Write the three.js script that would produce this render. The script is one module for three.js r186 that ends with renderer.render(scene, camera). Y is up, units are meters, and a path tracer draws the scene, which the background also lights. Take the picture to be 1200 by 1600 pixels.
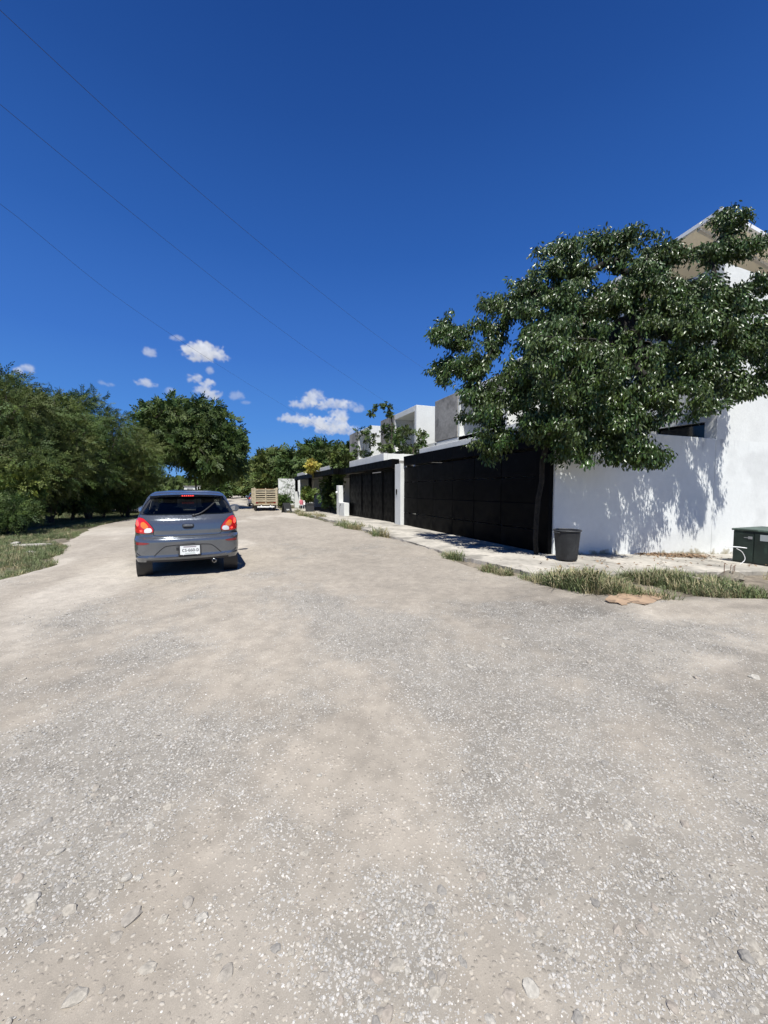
import * as THREE from 'three';
import { mergeGeometries, mergeVertices } from 'three/addons/utils/BufferGeometryUtils.js';
import { RoundedBoxGeometry } from 'three/addons/geometries/RoundedBoxGeometry.js';

// ---------------------------------------------------------------- camera, sky, sun, exposure
const scene = new THREE.Scene();
const camera = new THREE.PerspectiveCamera(106.16, 768 / 1024, 0.05, 2500);
camera.position.set(0, 1.5, 0);                       // held at eye height over the gravel junction
camera.rotation.order = 'YXZ';
camera.rotation.set(THREE.MathUtils.degToRad(-3.24), THREE.MathUtils.degToRad(-21.36), 0);

const renderer = new THREE.WebGLRenderer({ antialias: true });
renderer.toneMapping = THREE.LinearToneMapping;
renderer.toneMappingExposure = 1.42;
renderer.shadowMap.enabled = true;

const SUN = new THREE.Vector3(-0.18, 1, 0.5).normalize();
const sun = new THREE.DirectionalLight(new THREE.Color(1.0, 0.985, 0.935), 5.0);
sun.position.copy(SUN).multiplyScalar(80);
sun.castShadow = true;
sun.shadow.mapSize.set(4096, 4096);
Object.assign(sun.shadow.camera, { left: -60, right: 60, top: 60, bottom: -60, near: 1, far: 240 });
scene.add(sun, sun.target);

// ---------------------------------------------------------------- seeded random numbers and noise
function mulberry(a) { return () => { a |= 0; a = (a + 0x6d2b79f5) | 0; let t = Math.imul(a ^ (a >>> 15), 1 | a); t = (t + Math.imul(t ^ (t >>> 7), 61 | t)) ^ t; return ((t ^ (t >>> 14)) >>> 0) / 4294967296; }; }
const R0 = mulberry(90210);
const rnd = (a = 0, b = 1, r = R0) => a + (b - a) * r();
const clamp = (x, a = 0, b = 1) => Math.min(b, Math.max(a, x));
const lerp = (a, b, t) => a + (b - a) * t;
const ss = (a, b, x) => { const t = clamp((x - a) / (b - a)); return t * t * (3 - 2 * t); };
function hash2(i, j, s = 0) { let h = Math.imul(i, 374761393) ^ Math.imul(j, 668265263) ^ Math.imul(s, 974711); h = Math.imul(h ^ (h >>> 13), 1274126177); return ((h ^ (h >>> 16)) >>> 0) / 4294967296; }
function vnoise(x, y, s = 0) { const i = Math.floor(x), j = Math.floor(y), u = x - i, v = y - j, a = u * u * (3 - 2 * u), b = v * v * (3 - 2 * v); return lerp(lerp(hash2(i, j, s), hash2(i + 1, j, s), a), lerp(hash2(i, j + 1, s), hash2(i + 1, j + 1, s), a), b); }
function fbm(x, y, o = 4, s = 0) { let v = 0, a = 0.5, n = 0; for (let k = 0; k < o; k++) { v += a * vnoise(x, y, s + k * 17); n += a; a *= 0.5; x = x * 2.03 + 11.3; y = y * 2.03 + 7.7; } return v / n; }
const tab = (t) => (x) => { if (x <= t[0][0]) return t[0][1]; for (let k = 1; k < t.length; k++) if (x <= t[k][0]) return lerp(t[k - 1][1], t[k][1], (x - t[k - 1][0]) / (t[k][0] - t[k - 1][0])); return t[t.length - 1][1]; };
const V = (x, y, z) => new THREE.Vector3(x, y, z);

// ---------------------------------------------------------------- the sky: clear deep blue with a few small fair weather clouds
{
  const W = 4096, Hh = 2048, d = new Float32Array(W * Hh * 4);
  const lin = (c) => (c /= 255) <= 0.04045 ? c / 12.92 : ((c + 0.055) / 1.055) ** 2.4;
  const stops = [[0, 122, 172, 226], [4, 98, 155, 224], [9, 82, 142, 220], [18, 64, 118, 202], [30, 47, 97, 177], [42, 36, 80, 154], [50, 30, 71, 142], [70, 24, 60, 126], [90, 24, 60, 124]];
  const chan = [1, 2, 3].map((k) => tab(stops.map((s) => [s[0], lin(s[k]) / 1.42])));
  // each puff: azimuth and elevation in degrees, half sizes, density, tilt
  const px2 = (px, py) => { const x = (px - 600) / 601, y = (800 - py) / 601, p = 3.24 * Math.PI / 180; const y2 = y * Math.cos(p) - Math.sin(p), d2 = Math.cos(p) + y * Math.sin(p); return [21.36 + Math.atan2(x, d2) * 180 / Math.PI, Math.atan2(y2, Math.hypot(x, d2)) * 180 / Math.PI]; };
  const puffs = [];
  const puff = (px, py, w, h, den = 1, tilt = 0) => { const [a, e] = px2(px, py), [a2] = px2(px + w, py), [, e2] = px2(px, py - h); puffs.push([a, e, Math.abs(a2 - a), Math.abs(e2 - e), den, tilt]); };
  puff(318, 550, 30, 14, 1.5, -0.1); puff(310, 555, 26, 11, 1.0); puff(338, 557, 20, 7, 1.0); puff(312, 542, 16, 9, 1.0);
  puff(306, 592, 13, 9, 1.1); puff(318, 605, 15, 10, 1.2, -0.5); puff(330, 618, 14, 8, 1.2, -0.4); puff(328, 580, 6, 7, 0.45);
  puff(234, 551, 10, 7, 0.6); puff(278, 529, 12, 5, 0.5); puff(230, 599, 17, 6, 0.9); puff(265, 612, 9, 6, 0.3); puff(371, 619, 11, 7, 0.3);
  puff(45, 577, 13, 7, 0.8); puff(30, 580, 8, 5, 0.5); puff(160, 597, 7, 4, 0.25); puff(173, 601, 8, 4, 0.4); puff(385, 629, 9, 3, 0.2);
  puff(490, 622, 20, 13, 1.2); puff(475, 632, 26, 7, 0.9); puff(515, 632, 30, 8, 0.9, -0.15); puff(548, 635, 18, 8, 0.5, 0.25);
  puff(465, 655, 24, 9, 1.1); puff(490, 660, 30, 9, 1.0); puff(520, 662, 28, 12, 1.3); puff(530, 650, 16, 10, 0.9, 0.3); puff(525, 672, 34, 8, 0.8); puff(545, 672, 18, 8, 0.5);
  puff(385, 745, 10, 6, 0.7); puff(375, 755, 16, 5, 0.5);
  const band = puffs.map((p) => [p, p[1] - p[3] * 2.2, p[1] + p[3] * 2.2]);
  for (let j = 0; j < Hh; j++) {
    const el = (j + 0.5) / Hh * 180 - 90, row = chan.map((c) => c(Math.max(0, el)));
    const near = band.filter((b) => el > b[1] && el < b[2]).map((b) => b[0]);
    for (let i = 0; i < W; i++) {
      const k = (j * W + i) * 4;
      let [r, g, b] = row;
      if (near.length) {
        const th = ((i + 0.5) / W - 0.5) * 2 * Math.PI, az = Math.atan2(Math.cos(th), -Math.sin(th)) * 180 / Math.PI;
        let den = 0, lift = 0;
        for (const p of near) {
          let u = (az - p[0]) / p[2], v = (el - p[1]) / p[3];
          if (Math.abs(u) > 2.2) continue;
          const nz = fbm(az * 1.1 + 40, el * 1.4, 5, 3), nf = fbm(az * 3.1, el * 3.6, 3, 9);
          const v2 = v - p[5] * u * -1;
          const q = u * u + v2 * v2 * (v2 < 0 ? 1.25 : 1);
          den += p[4] * ss(1.5, -0.3, q + (0.5 - nz) * 2.6 + (0.5 - nf) * 1.3);
          lift += v2 * Math.exp(-q);
        }
        den = 1 - Math.exp(-den * 1.35);
        if (den > 0.002) {
          const tone = clamp(0.76 + 0.12 * lift + 0.25 * (fbm(az * 2.3, el * 2.6, 3, 21) - 0.5), 0.5, 0.95) / 1.42, t = den * 0.9;
          r = lerp(r, tone * 0.94, t); g = lerp(g, tone * 0.97, t); b = lerp(b, tone * 1.03, t);
        }
      }
      d[k] = r; d[k + 1] = g; d[k + 2] = b; d[k + 3] = 1;
    }
  }
  const sky = new THREE.DataTexture(d, W, Hh, THREE.RGBAFormat, THREE.FloatType);
  sky.mapping = THREE.EquirectangularReflectionMapping; sky.colorSpace = THREE.LinearSRGBColorSpace;
  sky.magFilter = sky.minFilter = THREE.LinearFilter; sky.wrapS = THREE.RepeatWrapping; sky.needsUpdate = true;
  scene.background = sky; scene.environment = sky;
}

// ---------------------------------------------------------------- helpers: names, things, parts
const taken = new Map();
const numbered = (n) => { const k = taken.get(n) ?? 0; taken.set(n, k + 1); return k ? `${n}_${String(k).padStart(3, '0')}` : n; };
function thing(name, label, category, [x, y, z] = [0, 0, 0], turn = 0, group) {
  const o = new THREE.Group(); o.name = numbered(name); o.position.set(x, y, z); o.rotation.y = turn; o.userData = { label, category };
  if (group) o.userData.group = group;
  scene.add(o); return o;
}
function part(name, geo, mat, parent) {
  const list = (Array.isArray(geo) ? geo : [geo]).map(plain);
  const g = list.length > 1 ? mergeGeometries(list) : list[0];
  const m = new THREE.Mesh(g, mat); m.name = name; m.castShadow = m.receiveShadow = true;
  if (parent) parent.add(m);
  return m;
}
function solo(name, geo, mat, label, category, group) { const m = part(name, geo, mat); m.name = numbered(name); m.userData = { label, category }; if (group) m.userData.group = group; scene.add(m); return m; }
function struct(name, geo, mat) { const m = part(name, geo, mat); m.name = numbered(name); m.userData = { kind: 'structure' }; scene.add(m); return m; }
// every geometry: not indexed, position + normal + uv in metres by the way each face points
function plain(g) {
  if (g.userData.keep) return g;
  if (g.userData.plain) return g;
  const q = g.index ? g.toNonIndexed() : g;
  if (!q.attributes.normal) q.computeVertexNormals();
  const p = q.attributes.position, n = p.count, uv = new Float32Array(n * 2);
  const a = V(), b = V(), c = V();
  for (let i = 0; i < n; i += 3) {
    a.fromBufferAttribute(p, i); b.fromBufferAttribute(p, i + 1); c.fromBufferAttribute(p, i + 2);
    b.sub(a); c.sub(a); b.cross(c);
    const x = Math.abs(b.x), y = Math.abs(b.y), z = Math.abs(b.z);
    for (let k = i; k < i + 3; k++) {
      const X = p.getX(k), Y = p.getY(k), Z = p.getZ(k);
      if (y >= x && y >= z) { uv[2 * k] = X; uv[2 * k + 1] = Z; } else if (x >= z) { uv[2 * k] = Z; uv[2 * k + 1] = Y; } else { uv[2 * k] = X; uv[2 * k + 1] = Y; }
    }
  }
  for (const k of Object.keys(q.attributes)) if (!['position', 'normal', 'uv'].includes(k)) q.deleteAttribute(k);
  q.setAttribute('uv', new THREE.BufferAttribute(uv, 2)); q.userData.plain = true;
  return q;
}
// box given by its limits, edges rounded by r
function lim(x0, x1, y0, y1, z0, z1, r = 0.008) {
  const w = Math.abs(x1 - x0), h = Math.abs(y1 - y0), d = Math.abs(z1 - z0), m = Math.min(w, h, d) * 0.45;
  const g = r > 0 ? new RoundedBoxGeometry(w, h, d, 1, Math.min(r, m)) : new THREE.BoxGeometry(w, h, d);
  return g.translate((x0 + x1) / 2, (y0 + y1) / 2, (z0 + z1) / 2);
}
const bx = (w, h, d, x = 0, y = 0, z = 0, r = 0.006) => lim(x - w / 2, x + w / 2, y - h / 2, y + h / 2, z - d / 2, z + d / 2, r);
function bar(a, b, r0, r1 = r0, n = 6, open = false) {
  const L = a.distanceTo(b), g = new THREE.CylinderGeometry(r1, r0, L, n, 1, open);
  g.applyQuaternion(new THREE.Quaternion().setFromUnitVectors(V(0, 1, 0), b.clone().sub(a).normalize()));
  return g.translate((a.x + b.x) / 2, (a.y + b.y) / 2, (a.z + b.z) / 2);
}
const tube = (pts, r, seg = 24, n = 6) => new THREE.TubeGeometry(new THREE.CatmullRomCurve3(pts), seg, r, n);
function gridGeo(nu, nv, f, uvf) {
  const pos = [], uv = [], idx = [];
  for (let j = 0; j <= nv; j++) for (let i = 0; i <= nu; i++) { const p = f(i / nu, j / nv, i, j); pos.push(p[0], p[1], p[2]); const t = uvf ? uvf(p, i / nu, j / nv) : [p[0], p[2]]; uv.push(t[0], t[1]); }
  for (let j = 0; j < nv; j++) for (let i = 0; i < nu; i++) { const a = j * (nu + 1) + i, b = a + 1, c = a + nu + 1, d = c + 1; idx.push(a, b, d, a, d, c); }
  const g = new THREE.BufferGeometry();
  g.setAttribute('position', new THREE.Float32BufferAttribute(pos, 3)); g.setAttribute('uv', new THREE.Float32BufferAttribute(uv, 2)); g.setIndex(idx); g.computeVertexNormals();
  return g;
}
const C = (r, g, b) => new THREE.Color().setRGB(r, g, b);
const std = (o) => new THREE.MeshStandardMaterial({ side: THREE.DoubleSide, roughness: 0.8, ...o });
const phy = (o) => new THREE.MeshPhysicalMaterial({ side: THREE.DoubleSide, roughness: 0.8, ...o });
// a tiling texture from f(u, v) -> grey level or [r, g, b] (0..1, sRGB when srgb)
function tex(n, f, { srgb = false, rep = [1, 1] } = {}) {
  const d = new Uint8Array(n * n * 4);
  for (let j = 0; j < n; j++) for (let i = 0; i < n; i++) { const c = f(i / n, j / n, i, j), k = (j * n + i) * 4; if (Array.isArray(c)) { d[k] = clamp(c[0]) * 255; d[k + 1] = clamp(c[1]) * 255; d[k + 2] = clamp(c[2]) * 255; } else d[k] = d[k + 1] = d[k + 2] = clamp(c) * 255; d[k + 3] = 255; }
  const t = new THREE.DataTexture(d, n, n); t.magFilter = THREE.LinearFilter; t.minFilter = THREE.LinearFilter; t.wrapS = t.wrapT = THREE.RepeatWrapping; t.repeat.set(...rep);
  if (srgb) t.colorSpace = THREE.SRGBColorSpace; t.needsUpdate = true; return t;
}
// noise that repeats after n cells
function tnoise(x, y, n, s = 0) { const i = Math.floor(x), j = Math.floor(y), u = x - i, v = y - j, a = u * u * (3 - 2 * u), b = v * v * (3 - 2 * v), w = (k) => ((k % n) + n) % n; return lerp(lerp(hash2(w(i), w(j), s), hash2(w(i + 1), w(j), s), a), lerp(hash2(w(i), w(j + 1), s), hash2(w(i + 1), w(j + 1), s), a), b); }
function tfbm(u, v, n, o = 4, s = 0) { let r = 0, a = 0.5, t = 0; for (let k = 0; k < o; k++) { r += a * tnoise(u * n, v * n, n, s + k * 31); t += a; a *= 0.55; n *= 2; } return r / t; }
// pixel of the photograph's frame -> direction, for laying out the place from sight lines
const TH = 21.36 * Math.PI / 180, PT = 3.24 * Math.PI / 180;
function sight(px, py) { const x = (px - 600) / 601, y = (800 - py) / 601; const y2 = y * Math.cos(PT) - Math.sin(PT), d2 = Math.cos(PT) + y * Math.sin(PT); return V(x * Math.cos(TH) + d2 * Math.sin(TH), y2, x * Math.sin(TH) - d2 * Math.cos(TH)); }
const at = (px, py, depth) => sight(px, py).multiplyScalar(depth).add(V(0, 1.5, 0));

// ---------------------------------------------------------------- terrain
function hgt(x, z) { return -0.3 * ss(13, 36, -z) - 0.06 * clamp(x - 6.7, 0, 16) * ss(-16, -8, z) + 0.35 * ss(-8, -16, x) * ss(-10, -22, z); }
// outline of the gravel: the junction where the camera stands and the road that leaves it
const roadPoly = [[60, 14], [60, -2.0], [14, -2.5], [9, -2.75], [7.1, -3.05], [5.3, -3.6], [4.65, -4.5], [4.4, -6.2], [4.45, -7.7], [4.75, -9.3], [4.55, -11], [4.2, -14], [4.3, -20], [4.2, -30], [4.1, -45], [3.2, -70], [3.0, -300], [-3.0, -300], [-3.2, -70], [-4.2, -42], [-5.6, -29], [-5.7, -22], [-5.2, -17.5], [-4.3, -13], [-3.4, -9.6], [-3.75, -8.3], [-6, -7.6], [-12, -7.2], [-60, -7], [-60, 14]];
function roadDist(x, z) {   // positive inside
  let best = 1e9, inside = false;
  for (let i = 0, j = roadPoly.length - 1; i < roadPoly.length; j = i++) {
    const [xi, zi] = roadPoly[i], [xj, zj] = roadPoly[j];
    if ((zi > z) !== (zj > z) && x < (xj - xi) * (z - zi) / (zj - zi) + xi) inside = !inside;
    const dx = xj - xi, dz = zj - zi, t = clamp(((x - xi) * dx + (z - zi) * dz) / (dx * dx + dz * dz));
    best = Math.min(best, (x - xi - dx * t) ** 2 + (z - zi - dz * t) ** 2);
  }
  return Math.sqrt(best) * (inside ? 1 : -1);
}
// how stony the surface is (0 packed dirt .. 1 loose gravel); drawn out along the ways the wheels take
const stonyAt = [[480, 935, 0.5], [560, 965, 0.6], [650, 1010, 0.6], [760, 1070, 0.6], [860, 1120, 0.55], [960, 1150, 0.55], [1080, 1180, 0.6], [1190, 1190, 0.6], [100, 1180, 0.5], [190, 1210, 0.4], [40, 1290, 0.35], [1000, 1440, 0.3], [900, 1390, 0.3], [1130, 1350, 0.3], [470, 1340, 0.25], [560, 1440, 0.22], [620, 1560, 0.2], [1100, 1560, 0.25], [250, 1020, 0.5], [820, 1010, 0.3], [930, 1035, 0.3], [60, 1420, 0.15], [800, 1270, 0.25], [720, 955, 0.5], [850, 965, 0.45], [980, 985, 0.5], [1110, 1000, 0.5], [1190, 975, 0.4], [150, 960, 0.5]].map(([px, py, w]) => { const d = sight(px, py), t = -1.5 / d.y; return [d.x * t, d.z * t, w]; });
function stony(x, z) {
  const a = fbm(x * 0.75 + 3 + z * 0.2, z * 0.55, 4, 5), c = fbm(x * 2.3, z * 2.0, 4, 12), f = fbm(x * 6.5, z * 6.5, 2, 14);
  let s = 0.55 * (a - 0.5) + 0.55 * (c - 0.5) + 0.35 * (f - 0.5), g = 0;
  for (const [cx, cz, w] of stonyAt) { const dx = (x - cx) / (w * 1.25), dz = (z - cz) / (w * 1.25), q = dx * dx + dz * dz; if (q < 9) g += Math.exp(-q); }
  s += 0.34 * Math.min(1.2, g) - 0.10 * ss(-8, -14, z);
  return ss(0.0, 0.50, s);
}
function relief(x, z) {
  const near = ss(40, 10, Math.hypot(x, z));
  let h = 0.030 * (fbm(x * 0.5, z * 0.5, 3, 40) - 0.5) + near * (0.022 * (fbm(x * 2.3, z * 2.3, 3, 44) - 0.5) + 0.010 * (fbm(x * 8.5, z * 8.5, 2, 48) - 0.5));
  const rut = (c, w) => Math.exp(-((x - c) ** 2) / w);
  h -= ss(-6, -10, z) * 0.018 * (rut(-1.5 + 0.2 * Math.sin(z * 0.15), 0.12) + rut(0.0 + 0.2 * Math.sin(z * 0.15), 0.12) + rut(1.9, 0.12) + rut(3.2, 0.12));
  h -= 0.014 * Math.exp(-((Math.hypot(x - 8.5, z - 1.2) - 6.4) ** 2) / 0.07) * ss(-12, -8, z) + 0.014 * Math.exp(-((Math.hypot(x - 8.5, z - 1.2) - 7.9) ** 2) / 0.07);
  return h;
}
function axis(lo, hi, fine, grow, mid = 0) {
  const a = [mid]; let p = mid;
  while (p < hi) { p += fine + grow * Math.abs(p - mid); a.push(Math.min(p, hi)); }
  p = mid;
  while (p > lo) { p -= fine + grow * Math.abs(p - mid); a.unshift(Math.max(p, lo)); }
  return a;
}
function sheet(xs, zs, f) {
  const g = gridGeo(xs.length - 1, zs.length - 1, (u, v, i, j) => { const x = xs[i], z = zs[zs.length - 1 - j]; return [x, f(x, z), z]; }, (p) => [p[0], p[2]]);
  g.userData.keep = true;
  return g;
}
function tint(g, f) { const p = g.attributes.position, c = new Float32Array(p.count * 3); for (let i = 0; i < p.count; i++) { const t = f(p.getX(i), p.getZ(i), p.getY(i)); c[3 * i] = t[0]; c[3 * i + 1] = t[1]; c[3 * i + 2] = t[2]; } g.setAttribute('color', new THREE.BufferAttribute(c, 3)); return g; }

// the pebbly surface of the gravel: colour and height of small stones pressed into dust, 3 m to a side
const N = 2048, TILE = 3.0;
const peb = { h: new Float32Array(N * N), c: new Float32Array(N * N) };
{
  const r = mulberry(7);
  for (let j = 0; j < N; j++) for (let i = 0; i < N; i++) { const k = j * N + i, u = i / N, v = j / N; peb.h[k] = 0.25 * tfbm(u, v, 24, 5, 2) + 0.1 * hash2(i, j, 5); peb.c[k] = 0.86 + 0.16 * (tfbm(u, v, 40, 4, 61) - 0.5) + 0.10 * (hash2(i, j, 77) - 0.5); }
  for (let q = 0; q < 44000; q++) {
    const size = r() ** 3.2, rx = 1.1 + 4.6 * size, ry = rx * (0.55 + 0.4 * r()), a = r() * 6.28, cx = r() * N, cy = r() * N, ca = Math.cos(a), sa = Math.sin(a), tone = 0.89 + 0.30 * (r() - 0.45) + (r() < 0.1 ? 0.16 : 0), m = Math.ceil(rx) + 1, hh = 0.3 + 0.7 * Math.min(1, rx / 6), irr = r() * 50;
    for (let y = -m; y <= m; y++) for (let x = -m; x <= m; x++) {
      const u = (x * ca + y * sa) / rx, v = (-x * sa + y * ca) / ry, d = u * u + v * v + 0.35 * (hash2((u * 2.2 + 9) | 0, (v * 2.2 + 9) | 0, irr | 0) - 0.5);
      if (d < 1) { const k = (((cy + y) & (N - 1)) * N) + ((cx + x) & (N - 1)); const h = 0.2 + hh * Math.sqrt(1 - clamp(d)) * 0.8; if (h > peb.h[k]) { peb.h[k] = h; peb.c[k] = tone * (0.97 + 0.06 * hash2(x, y, q & 255)); } }
    }
  }
}
const gravelMap = tex(N, (u, v, i, j) => { const c = peb.c[j * N + i]; return [c, c * 0.985, c * 0.965]; }, { srgb: true, rep: [1 / TILE, 1 / TILE] });
const gravelBump = tex(N, (u, v, i, j) => peb.h[j * N + i] * 0.95, { rep: [1 / TILE, 1 / TILE] });
peb.h = peb.c = null;
const M = {};
M.gravel = std({ vertexColors: true, map: gravelMap, bumpMap: gravelBump, bumpScale: 0.0032, roughness: 0.95 });
const soilMap = tex(512, (u, v) => { const a = tfbm(u, v, 12, 5, 3), b = tfbm(u, v, 60, 3, 8); return [0.72 + 0.5 * (a - 0.5) + 0.3 * (b - 0.5), 0.71 + 0.5 * (a - 0.5) + 0.3 * (b - 0.5), 0.69 + 0.5 * (a - 0.5) + 0.3 * (b - 0.5)]; }, { srgb: true, rep: [0.4, 0.4] });
M.soil = std({ vertexColors: true, map: soilMap, bumpMap: soilMap, bumpScale: 0.02, roughness: 1 });

const road = struct('gravel_road', tint(sheet(axis(-60, 60, 0.05, 0.028, 0.6), axis(-300, 14, 0.05, 0.022, -2.5), (x, z) => {
  const d = roadDist(x, z) + 0.5 * (fbm(x * 1.3, z * 1.3, 3, 71) - 0.5);
  return hgt(x, z) + relief(x, z) + 0.01 - 0.12 * ss(0.25, -0.55, d);
}), (x, z) => {
  const s = stony(x, z), a = fbm(x * 0.35, z * 0.2, 4, 15), b = fbm(x * 2.6, z * 2.0, 3, 19), dust = ss(0.48, 0.60, fbm(x * 0.45 + 50, z * 0.16, 4, 97)) * (1 - s);
  const dirt = [0.412, 0.373, 0.320], grav = [0.325, 0.306, 0.273], pale = [0.57, 0.53, 0.47];
  const damp = 0.40 * ss(0.38, 0.62, fbm(x * 0.55 + 30, z * 1.3 + 4, 5, 93)) * ss(2.2, 4.2, x) * ss(-5.5, -3.6, z) * ss(0.5, -1.2, z);   // darker earthy stain across the side street
  const c = fbm(x * 9, z * 8, 3, 23), k = 1 + 0.28 * (a - 0.5) + 0.26 * (b - 0.5) + 0.28 * (c - 0.5) - damp;
  return [0, 1, 2].map((i) => lerp(lerp(dirt[i], grav[i], s), pale[i], dust * 0.7) * k);
}), M.gravel);

struct('ground', tint(sheet(axis(-900, 900, 0.35, 0.05, 0), axis(-1500, 60, 0.35, 0.05, -6), (x, z) => hgt(x, z) - 0.05), (x, z) => {
  const a = fbm(x * 0.3, z * 0.3, 4, 25), b = fbm(x * 1.4, z * 1.4, 3, 29), g = ss(0.40, 0.62, a * 0.6 + b * 0.4 + (x < -4 ? 0.10 : 0)) * (x > 4 && z > -14 ? 0.35 : 1);
  const e = [0.36, 0.31, 0.25], v = [0.15, 0.145, 0.07];
  return [0, 1, 2].map((i) => lerp(e[i], v[i], g) * (0.85 + 0.3 * b));
}), M.soil);

// ---------------------------------------------------------------- loose stones: the larger ones are parts of the road, the rest one mass
function rockGeo(seed, flat = 0.6, detail = 1) {
  const g = mergeVertices(new THREE.IcosahedronGeometry(1, detail).deleteAttribute('normal').deleteAttribute('uv')), p = g.attributes.position, v = V(), r = mulberry(seed);
  const cuts = Array.from({ length: 5 }, () => [V(r() - 0.5, r() - 0.5, r() - 0.5).normalize(), 0.62 + 0.3 * r()]);
  for (let i = 0; i < p.count; i++) {
    v.fromBufferAttribute(p, i);
    v.multiplyScalar(0.82 + 0.36 * r());
    for (const [n, d] of cuts) { const e = v.dot(n) - d; if (e > 0) v.addScaledVector(n, -e); }
    p.setXYZ(i, v.x, v.y * flat, v.z * (0.7 + 0.25 * cuts[0][1]));
  }
  const q = g.toNonIndexed(); q.computeVertexNormals();
  return plain(q);
}
const stoneMap = tex(256, (u, v) => { const a = tfbm(u, v, 6, 5, 13); const t = 0.80 + 0.35 * (a - 0.5); return [t, t * 0.99, t * 0.97]; }, { srgb: true, rep: [0.35, 0.35] });
M.stone = [[0.56, 0.52, 0.46], [0.50, 0.46, 0.41], [0.42, 0.40, 0.375], [0.62, 0.59, 0.54], [0.52, 0.465, 0.41]].map((c) => std({ color: C(...c), map: stoneMap, roughness: 0.95 }));
const rocks = Array.from({ length: 7 }, (_, k) => rockGeo(100 + k, 0.5 + 0.07 * k, 1));
const surf = (x, z) => hgt(x, z) + relief(x, z) + 0.01;
{
  const r = mulberry(33);
  // stones one can pick out, where the photograph shows them (frame position, size in metres)
  const seen = [[110, 1430, 0.062], [148, 1405, 0.055], [95, 1395, 0.045], [52, 1412, 0.05], [182, 1472, 0.05], [205, 1442, 0.075], [217, 1380, 0.03], [262, 1268, 0.05], [295, 1418, 0.045], [256, 1445, 0.04], [248, 1150, 0.04], [352, 1170, 0.035], [118, 1568, 0.06], [230, 1522, 0.05], [355, 1530, 0.06], [30, 1335, 0.03], [75, 1287, 0.04], [68, 1290, 0.035], [170, 1292, 0.035], [193, 1310, 0.04], [320, 1315, 0.03], [510, 1237, 0.03], [500, 1215, 0.03], [482, 1209, 0.025], [832, 1545, 0.055], [1002, 1454, 0.045], [1070, 1290, 0.05], [980, 1290, 0.04], [930, 1412, 0.045], [965, 1457, 0.04], [615, 1290, 0.035], [658, 1292, 0.035], [690, 1395, 0.04], [800, 1400, 0.04], [812, 1428, 0.045], [1165, 1500, 0.06], [1080, 1525, 0.055], [850, 1350, 0.04], [825, 1200, 0.035], [1028, 1282, 0.04], [1090, 1062, 0.06], [1180, 1062, 0.08], [790, 999, 0.09], [845, 1010, 0.045], [870, 1010, 0.05], [900, 1018, 0.05], [920, 1035, 0.05], [955, 1045, 0.045], [35, 1063, 0.05], [70, 1107, 0.05], [395, 1335, 0.03], [270, 1370, 0.04], [150, 1245, 0.04], [605, 1590, 0.05], [680, 1556, 0.05], [912, 1310, 0.035], [1120, 1215, 0.04], [620, 1510, 0.045]];
  const list = [];
  for (const [px, py, s] of seen) { const d = sight(px, py), t = -1.5 / d.y; list.push([d.x * t, d.z * t, s * 0.5]); }
  while (list.length < 260) { const px = rnd(-40, 1240, r), py = 990 + 640 * Math.sqrt(r()), d = sight(px, py), t = -1.5 / d.y, x = d.x * t, z = d.z * t; if (roadDist(x, z) > 0.3 && r() < 0.15 + stony(x, z)) list.push([x, z, (0.009 + 0.016 * r() ** 2) * (0.75 + 0.1 * Math.hypot(x, z))]); }
  for (const [x, z, s] of list) {
    const m = part('stone', rocks[Math.floor(r() * rocks.length)], M.stone[Math.floor(r() * 5)], road);
    m.scale.set(s * rnd(0.85, 1.2, r), s * rnd(0.5, 0.85, r), s * rnd(0.8, 1.15, r)); m.rotation.set(rnd(-0.3, 0.3, r), rnd(0, 6.28, r), rnd(-0.3, 0.3, r)); m.position.set(x, surf(x, z) - s * 0.03, z);
  }
}
{
  const r = mulberry(55), kinds = [rockGeo(201, 0.55, 0), rockGeo(202, 0.65, 0), rockGeo(203, 0.5, 0)], per = 50000, tmp = new THREE.Object3D(), col = new THREE.Color();
  kinds.forEach((g, q) => {
    const im = new THREE.InstancedMesh(g, std({ color: 0xffffff, roughness: 0.95 }), per);
    let k = 0, tries = 0;
    while (k < per && tries++ < per * 14) {
      const dist = 0.8 + 12.5 * r() ** 1.1, az = TH + rnd(-0.95, 0.95, r), x = Math.sin(az) * dist, z = -Math.cos(az) * dist;
      if (roadDist(x, z) < 0.05) continue;
      const s = stony(x, z); if (r() > 0.03 + 0.97 * s) continue;
      const size = (0.0024 + 0.0062 * r() ** 3.2) * (0.8 + 0.075 * Math.min(dist, 9)) * (0.65 + 0.35 * s);
      tmp.position.set(x, surf(x, z) + size * 0.04, z); tmp.rotation.set(rnd(-0.5, 0.5, r), rnd(0, 6.28, r), rnd(-0.5, 0.5, r)); tmp.scale.set(size * rnd(0.8, 1.4, r), size * rnd(0.35, 0.75, r), size); tmp.updateMatrix(); im.setMatrixAt(k, tmp.matrix);
      const b = lerp(0.37, 0.26, s) + 0.16 * r() + (r() < 0.05 ? 0.10 : 0) - (r() < 0.06 ? 0.12 : 0), w = r(); col.setRGB(b, b * lerp(0.92, 0.965, w), b * lerp(0.81, 0.91, w)); im.setColorAt(k, col); k++;
    }
    im.count = k; im.name = 'gravel'; im.userData = { kind: 'stuff' }; im.castShadow = im.receiveShadow = true; road.add(im);
  });
}

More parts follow.
